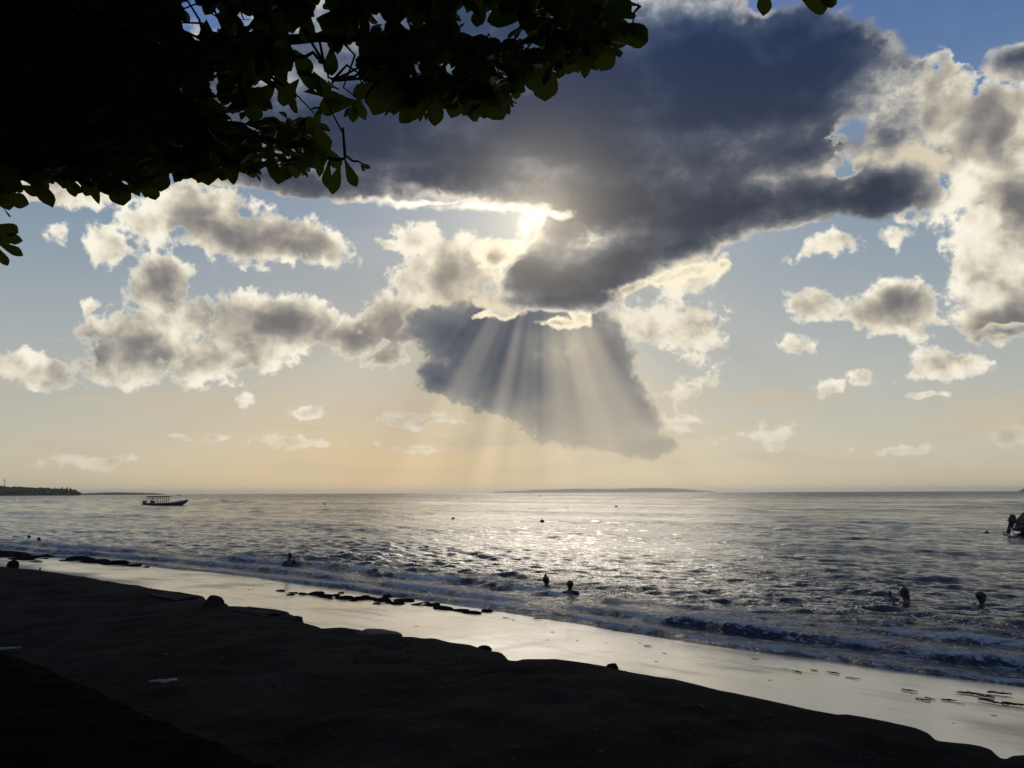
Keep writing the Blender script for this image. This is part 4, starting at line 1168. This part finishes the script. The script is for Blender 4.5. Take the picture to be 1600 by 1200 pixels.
    def clear(x, y, m_=1.0):
        return all(((x - a) / (w * m_ + 11)) ** 2 + ((y - b) / (h * m_ + 11)) ** 2 > 1 for a, b, w, h in holes)
    anchors = []
    tries = 0
    while len(leaves) < 9000:
        # rosettes of leaves at the twig ends, most of them in the hanging part of the crown
        tries += 1
        if tries % 4: cx, cy = r.uniform(-60, 1000), r.uniform(-60, 300)
        else: cx, cy = r.uniform(-420, 980), r.uniform(-420, 300)
        if not inside(cx, cy) or not clear(cx, cy): continue
        dp = r.uniform(4.2, 7.2)
        c = at_d(cx, cy, dp); anchors.append(c)
        for k in range(r.randint(5, 9)):
            a = r.uniform(0, 6.28)
            out_ = Vector((math.cos(a), math.sin(a), r.uniform(-.9, .25)))
            L = r.uniform(.12, .22)
            mid = c + out_.normalized() * L * .6
            rel = mid - Vector((0, 0, CAM_H)); q = CAM_M.transposed() @ rel
            qx, qy = 800 + F_PX * q.x / -q.z, 600 - F_PX * q.y / -q.z
            if not inside(qx, qy + r.uniform(-4, 14)) or not clear(qx, qy, .8): continue
            add_leaf(c + out_ * .02, out_, Vector((r.uniform(-.5, .5), r.uniform(-.5, .5), 1)), L)
    # unseen leaf roof overhead and behind the camera, added to darken the ground
    nin = len(leaves)
    over = len(leaves)
    for i in range(15000):
        x, y = r.uniform(-12, 7), r.uniform(-9, 3.4)
        z = 5.0 + r.uniform(-.5, 1.4) + 0.25 * max(0, y)
        if y > 0 and z < CAM_H + 1.0 * y + .9: continue
        a = r.uniform(0, 6.28)
        add_leaf(Vector((x, y, z)), Vector((math.cos(a), math.sin(a), r.uniform(-.8, .3))), Vector((r.uniform(-.5, .5), r.uniform(-.5, .5), 1)), r.uniform(.34, .52))
    for i in range(9000):                                   # unseen leaf curtain behind the camera, added to block the back sky
        x = r.uniform(-16, 12); y = -9.5 + r.uniform(-1.5, 1.5) + .02 * x * x
        a = r.uniform(0, 6.28)
        add_leaf(Vector((x, y, r.uniform(1.1, 6.2))), Vector((math.cos(a), math.sin(a), -1.2)), Vector((r.uniform(-.5, .5), 1, r.uniform(-.5, .5))), r.uniform(.36, .55))
    # the largest in the picture are leaves of their own, the rest one mass
    def seen(M):
        c = M @ Vector((.6, 0, 0)); q = CAM_M.transposed() @ (c - Vector((0, 0, CAM_H)))
        if q.z > -.5: return 0
        x, y = 800 + F_PX * q.x / -q.z, 600 - F_PX * q.y / -q.z
        if not (-20 < x < 1620 and -20 < y < 420): return 0
        return M.to_scale().x / -q.z
    order = sorted(range(len(leaves)), key=lambda i: (-1 if i < rim else 0, -seen(leaves[i][0])))
    inv = Matrix.Translation(-base)
    for i in order[:300]:
        M, k = leaves[i]
        o = bpy.data.objects.new('leaf', lm[k]); COL.objects.link(o); o.parent = e; o.matrix_local = inv @ M
    V, F_ = [], []
    for i in order[300:]:
        M, k = leaves[i]; M = inv @ M; v, f = geos[k] if i < over else plain; n0 = len(V)
        V += [tuple(M @ Vector(q)) for q in v]; F_ += [tuple(a + n0 for a in q) for q in f]
    fo = link('foliage_and_shade_screen', mesh('foliage_and_shade_screen', V, F_), m, e); fo['kind'] = 'stuff'  # crown leaves, plus the unseen roof and curtain added to block skylight
    # trunk, limbs and twigs
    tk = MB(); tk.tube([(0, 0, -.3), (.05, .05, .6), (.12, .1, 1.6), (.3, .2, 2.6), (.5, .4, 3.4)], [.34, .27, .23, .21, .18], 14)
    tk.build('trunk', m_bark, e, True)
    limbs = []
    for pts, rad in [([(-900, -500, 4.6), (-300, 60, 5.2), (60, 90, 5.3), (300, 100, 5.2), (380, 60, 5.0), (560, 60, 4.9), (760, 80, 4.8), (930, 40, 4.8)], (.12, .012)),
                     ([(-900, -300, 4.4), (-300, 180, 5.0), (100, 220, 5.1), (330, 215, 4.8), (480, 225, 4.5), (520, 250, 4.4), (545, 246, 4.35), (572, 258, 4.3)], (.10, .004)),
                     ([(300, 100, 5.2), (340, 80, 4.9), (375, 55, 4.8), (420, 10, 4.8)], (.022, .010)), ([(375, 140, 4.9), (440, 100, 4.8), (490, 85, 4.7), (508, 105, 4.6), (520, 130, 4.6)], (.016, .006)),
                     ([(300, 120, 5.0), (330, 108, 4.8), (372, 106, 4.7)], (.014, .006)), ([(-700, -500, 4.5), (300, -160, 5.0), (800, -60, 4.9), (1000, 10, 4.8)], (.09, .006)), ([(1000, -150, 4.9), (1150, -80, 4.7), (1195, -25, 4.55), (1194, -10, 4.5)], (.02, .004)),
                     ([(1150, -80, 4.7), (1235, -25, 4.6), (1250, -6, 4.6)], (.012, .004)), ([(-300, 180, 5.0), (-120, 340, 4.7), (-30, 372, 4.65), (2, 375, 4.6)], (.03, .006)), ([(930, 40, 4.8), (975, 12, 4.75), (998, 6, 4.7)], (.008, .003))]:
        P_ = [at_d(*q) for q in pts]
        fine = []
        for i in range(len(P_) - 1):
            for k in range(6):
                t = k / 6; a, b = P_[i], P_[i + 1]
                fine.append(a.lerp(b, t) + Vector((r.gauss(0, .006), r.gauss(0, .006), r.gauss(0, .006))))
        fine.append(P_[-1])
        if pts[0][0] < -650:
            fine = [base + Vector((.5, .4, 3.3)), base + Vector((.3, 1.4, 3.9))] + fine[4:]
        limbs.append(fine)
        N = len(fine); rr = [rad[0] * (rad[1] / rad[0]) ** (i / (N - 1)) for i in range(N)]
        lb = MB(); lb.tube([q - base for q in fine], rr, 8); lb.build('branch', m_bark, e, True)
    allp = [q for L in limbs[:6] for q in L]
    tw = MB()
    for c in anchors[::2]:
        q = min(allp, key=lambda u: (u - c).length)
        if (q - c).length < .75:
            k1 = Vector((r.gauss(0, .05), r.gauss(0, .05), r.gauss(0.02, .05))); k2 = Vector((r.gauss(0, .04), r.gauss(0, .04), r.gauss(0, .04)))
            tw.tube([q - base, q.lerp(c, .35) - base + k1, q.lerp(c, .7) - base + k2, c - base], [.009, .007, .005, .004], 5)
    t_ = tw.build('twigs', m_bark, e, True); t_['kind'] = 'stuff'
    print('leaves', len(leaves), 'rim', rim, 'in view', nin)
build_tree()

# ---------------------------------------------------------------- sea air
def build_haze():
    me = bpy.data.meshes.new('haze')
    bm = bmesh.new(); bmesh.ops.create_cube(bm, size=1.0)
    for v in bm.verts: v.co = Vector((v.co.x * 60000, v.co.y * 60000 + 11000, v.co.z * 146 + 70))
    bm.to_mesh(me); bm.free()
    m = bpy.data.materials.new('sea haze'); m.use_nodes = True
    t = m.node_tree
    for nd in list(t.nodes): t.nodes.remove(nd)
    g = G(t)
    pv = g.node('ShaderNodeVolumePrincipled')
    pv.inputs['Color'].default_value = (0.97, 0.985, 1.0, 1)
    pv.inputs['Density'].default_value = 4e-5
    pv.inputs['Anisotropy'].default_value = 0.72
    out = g.node('ShaderNodeOutputMaterial'); g.l.new(pv.outputs[0], out.inputs['Volume'])
    tag(link('haze', me, m), 'thin pale haze over the sea towards the horizon', 'haze', kind='stuff')
build_haze()
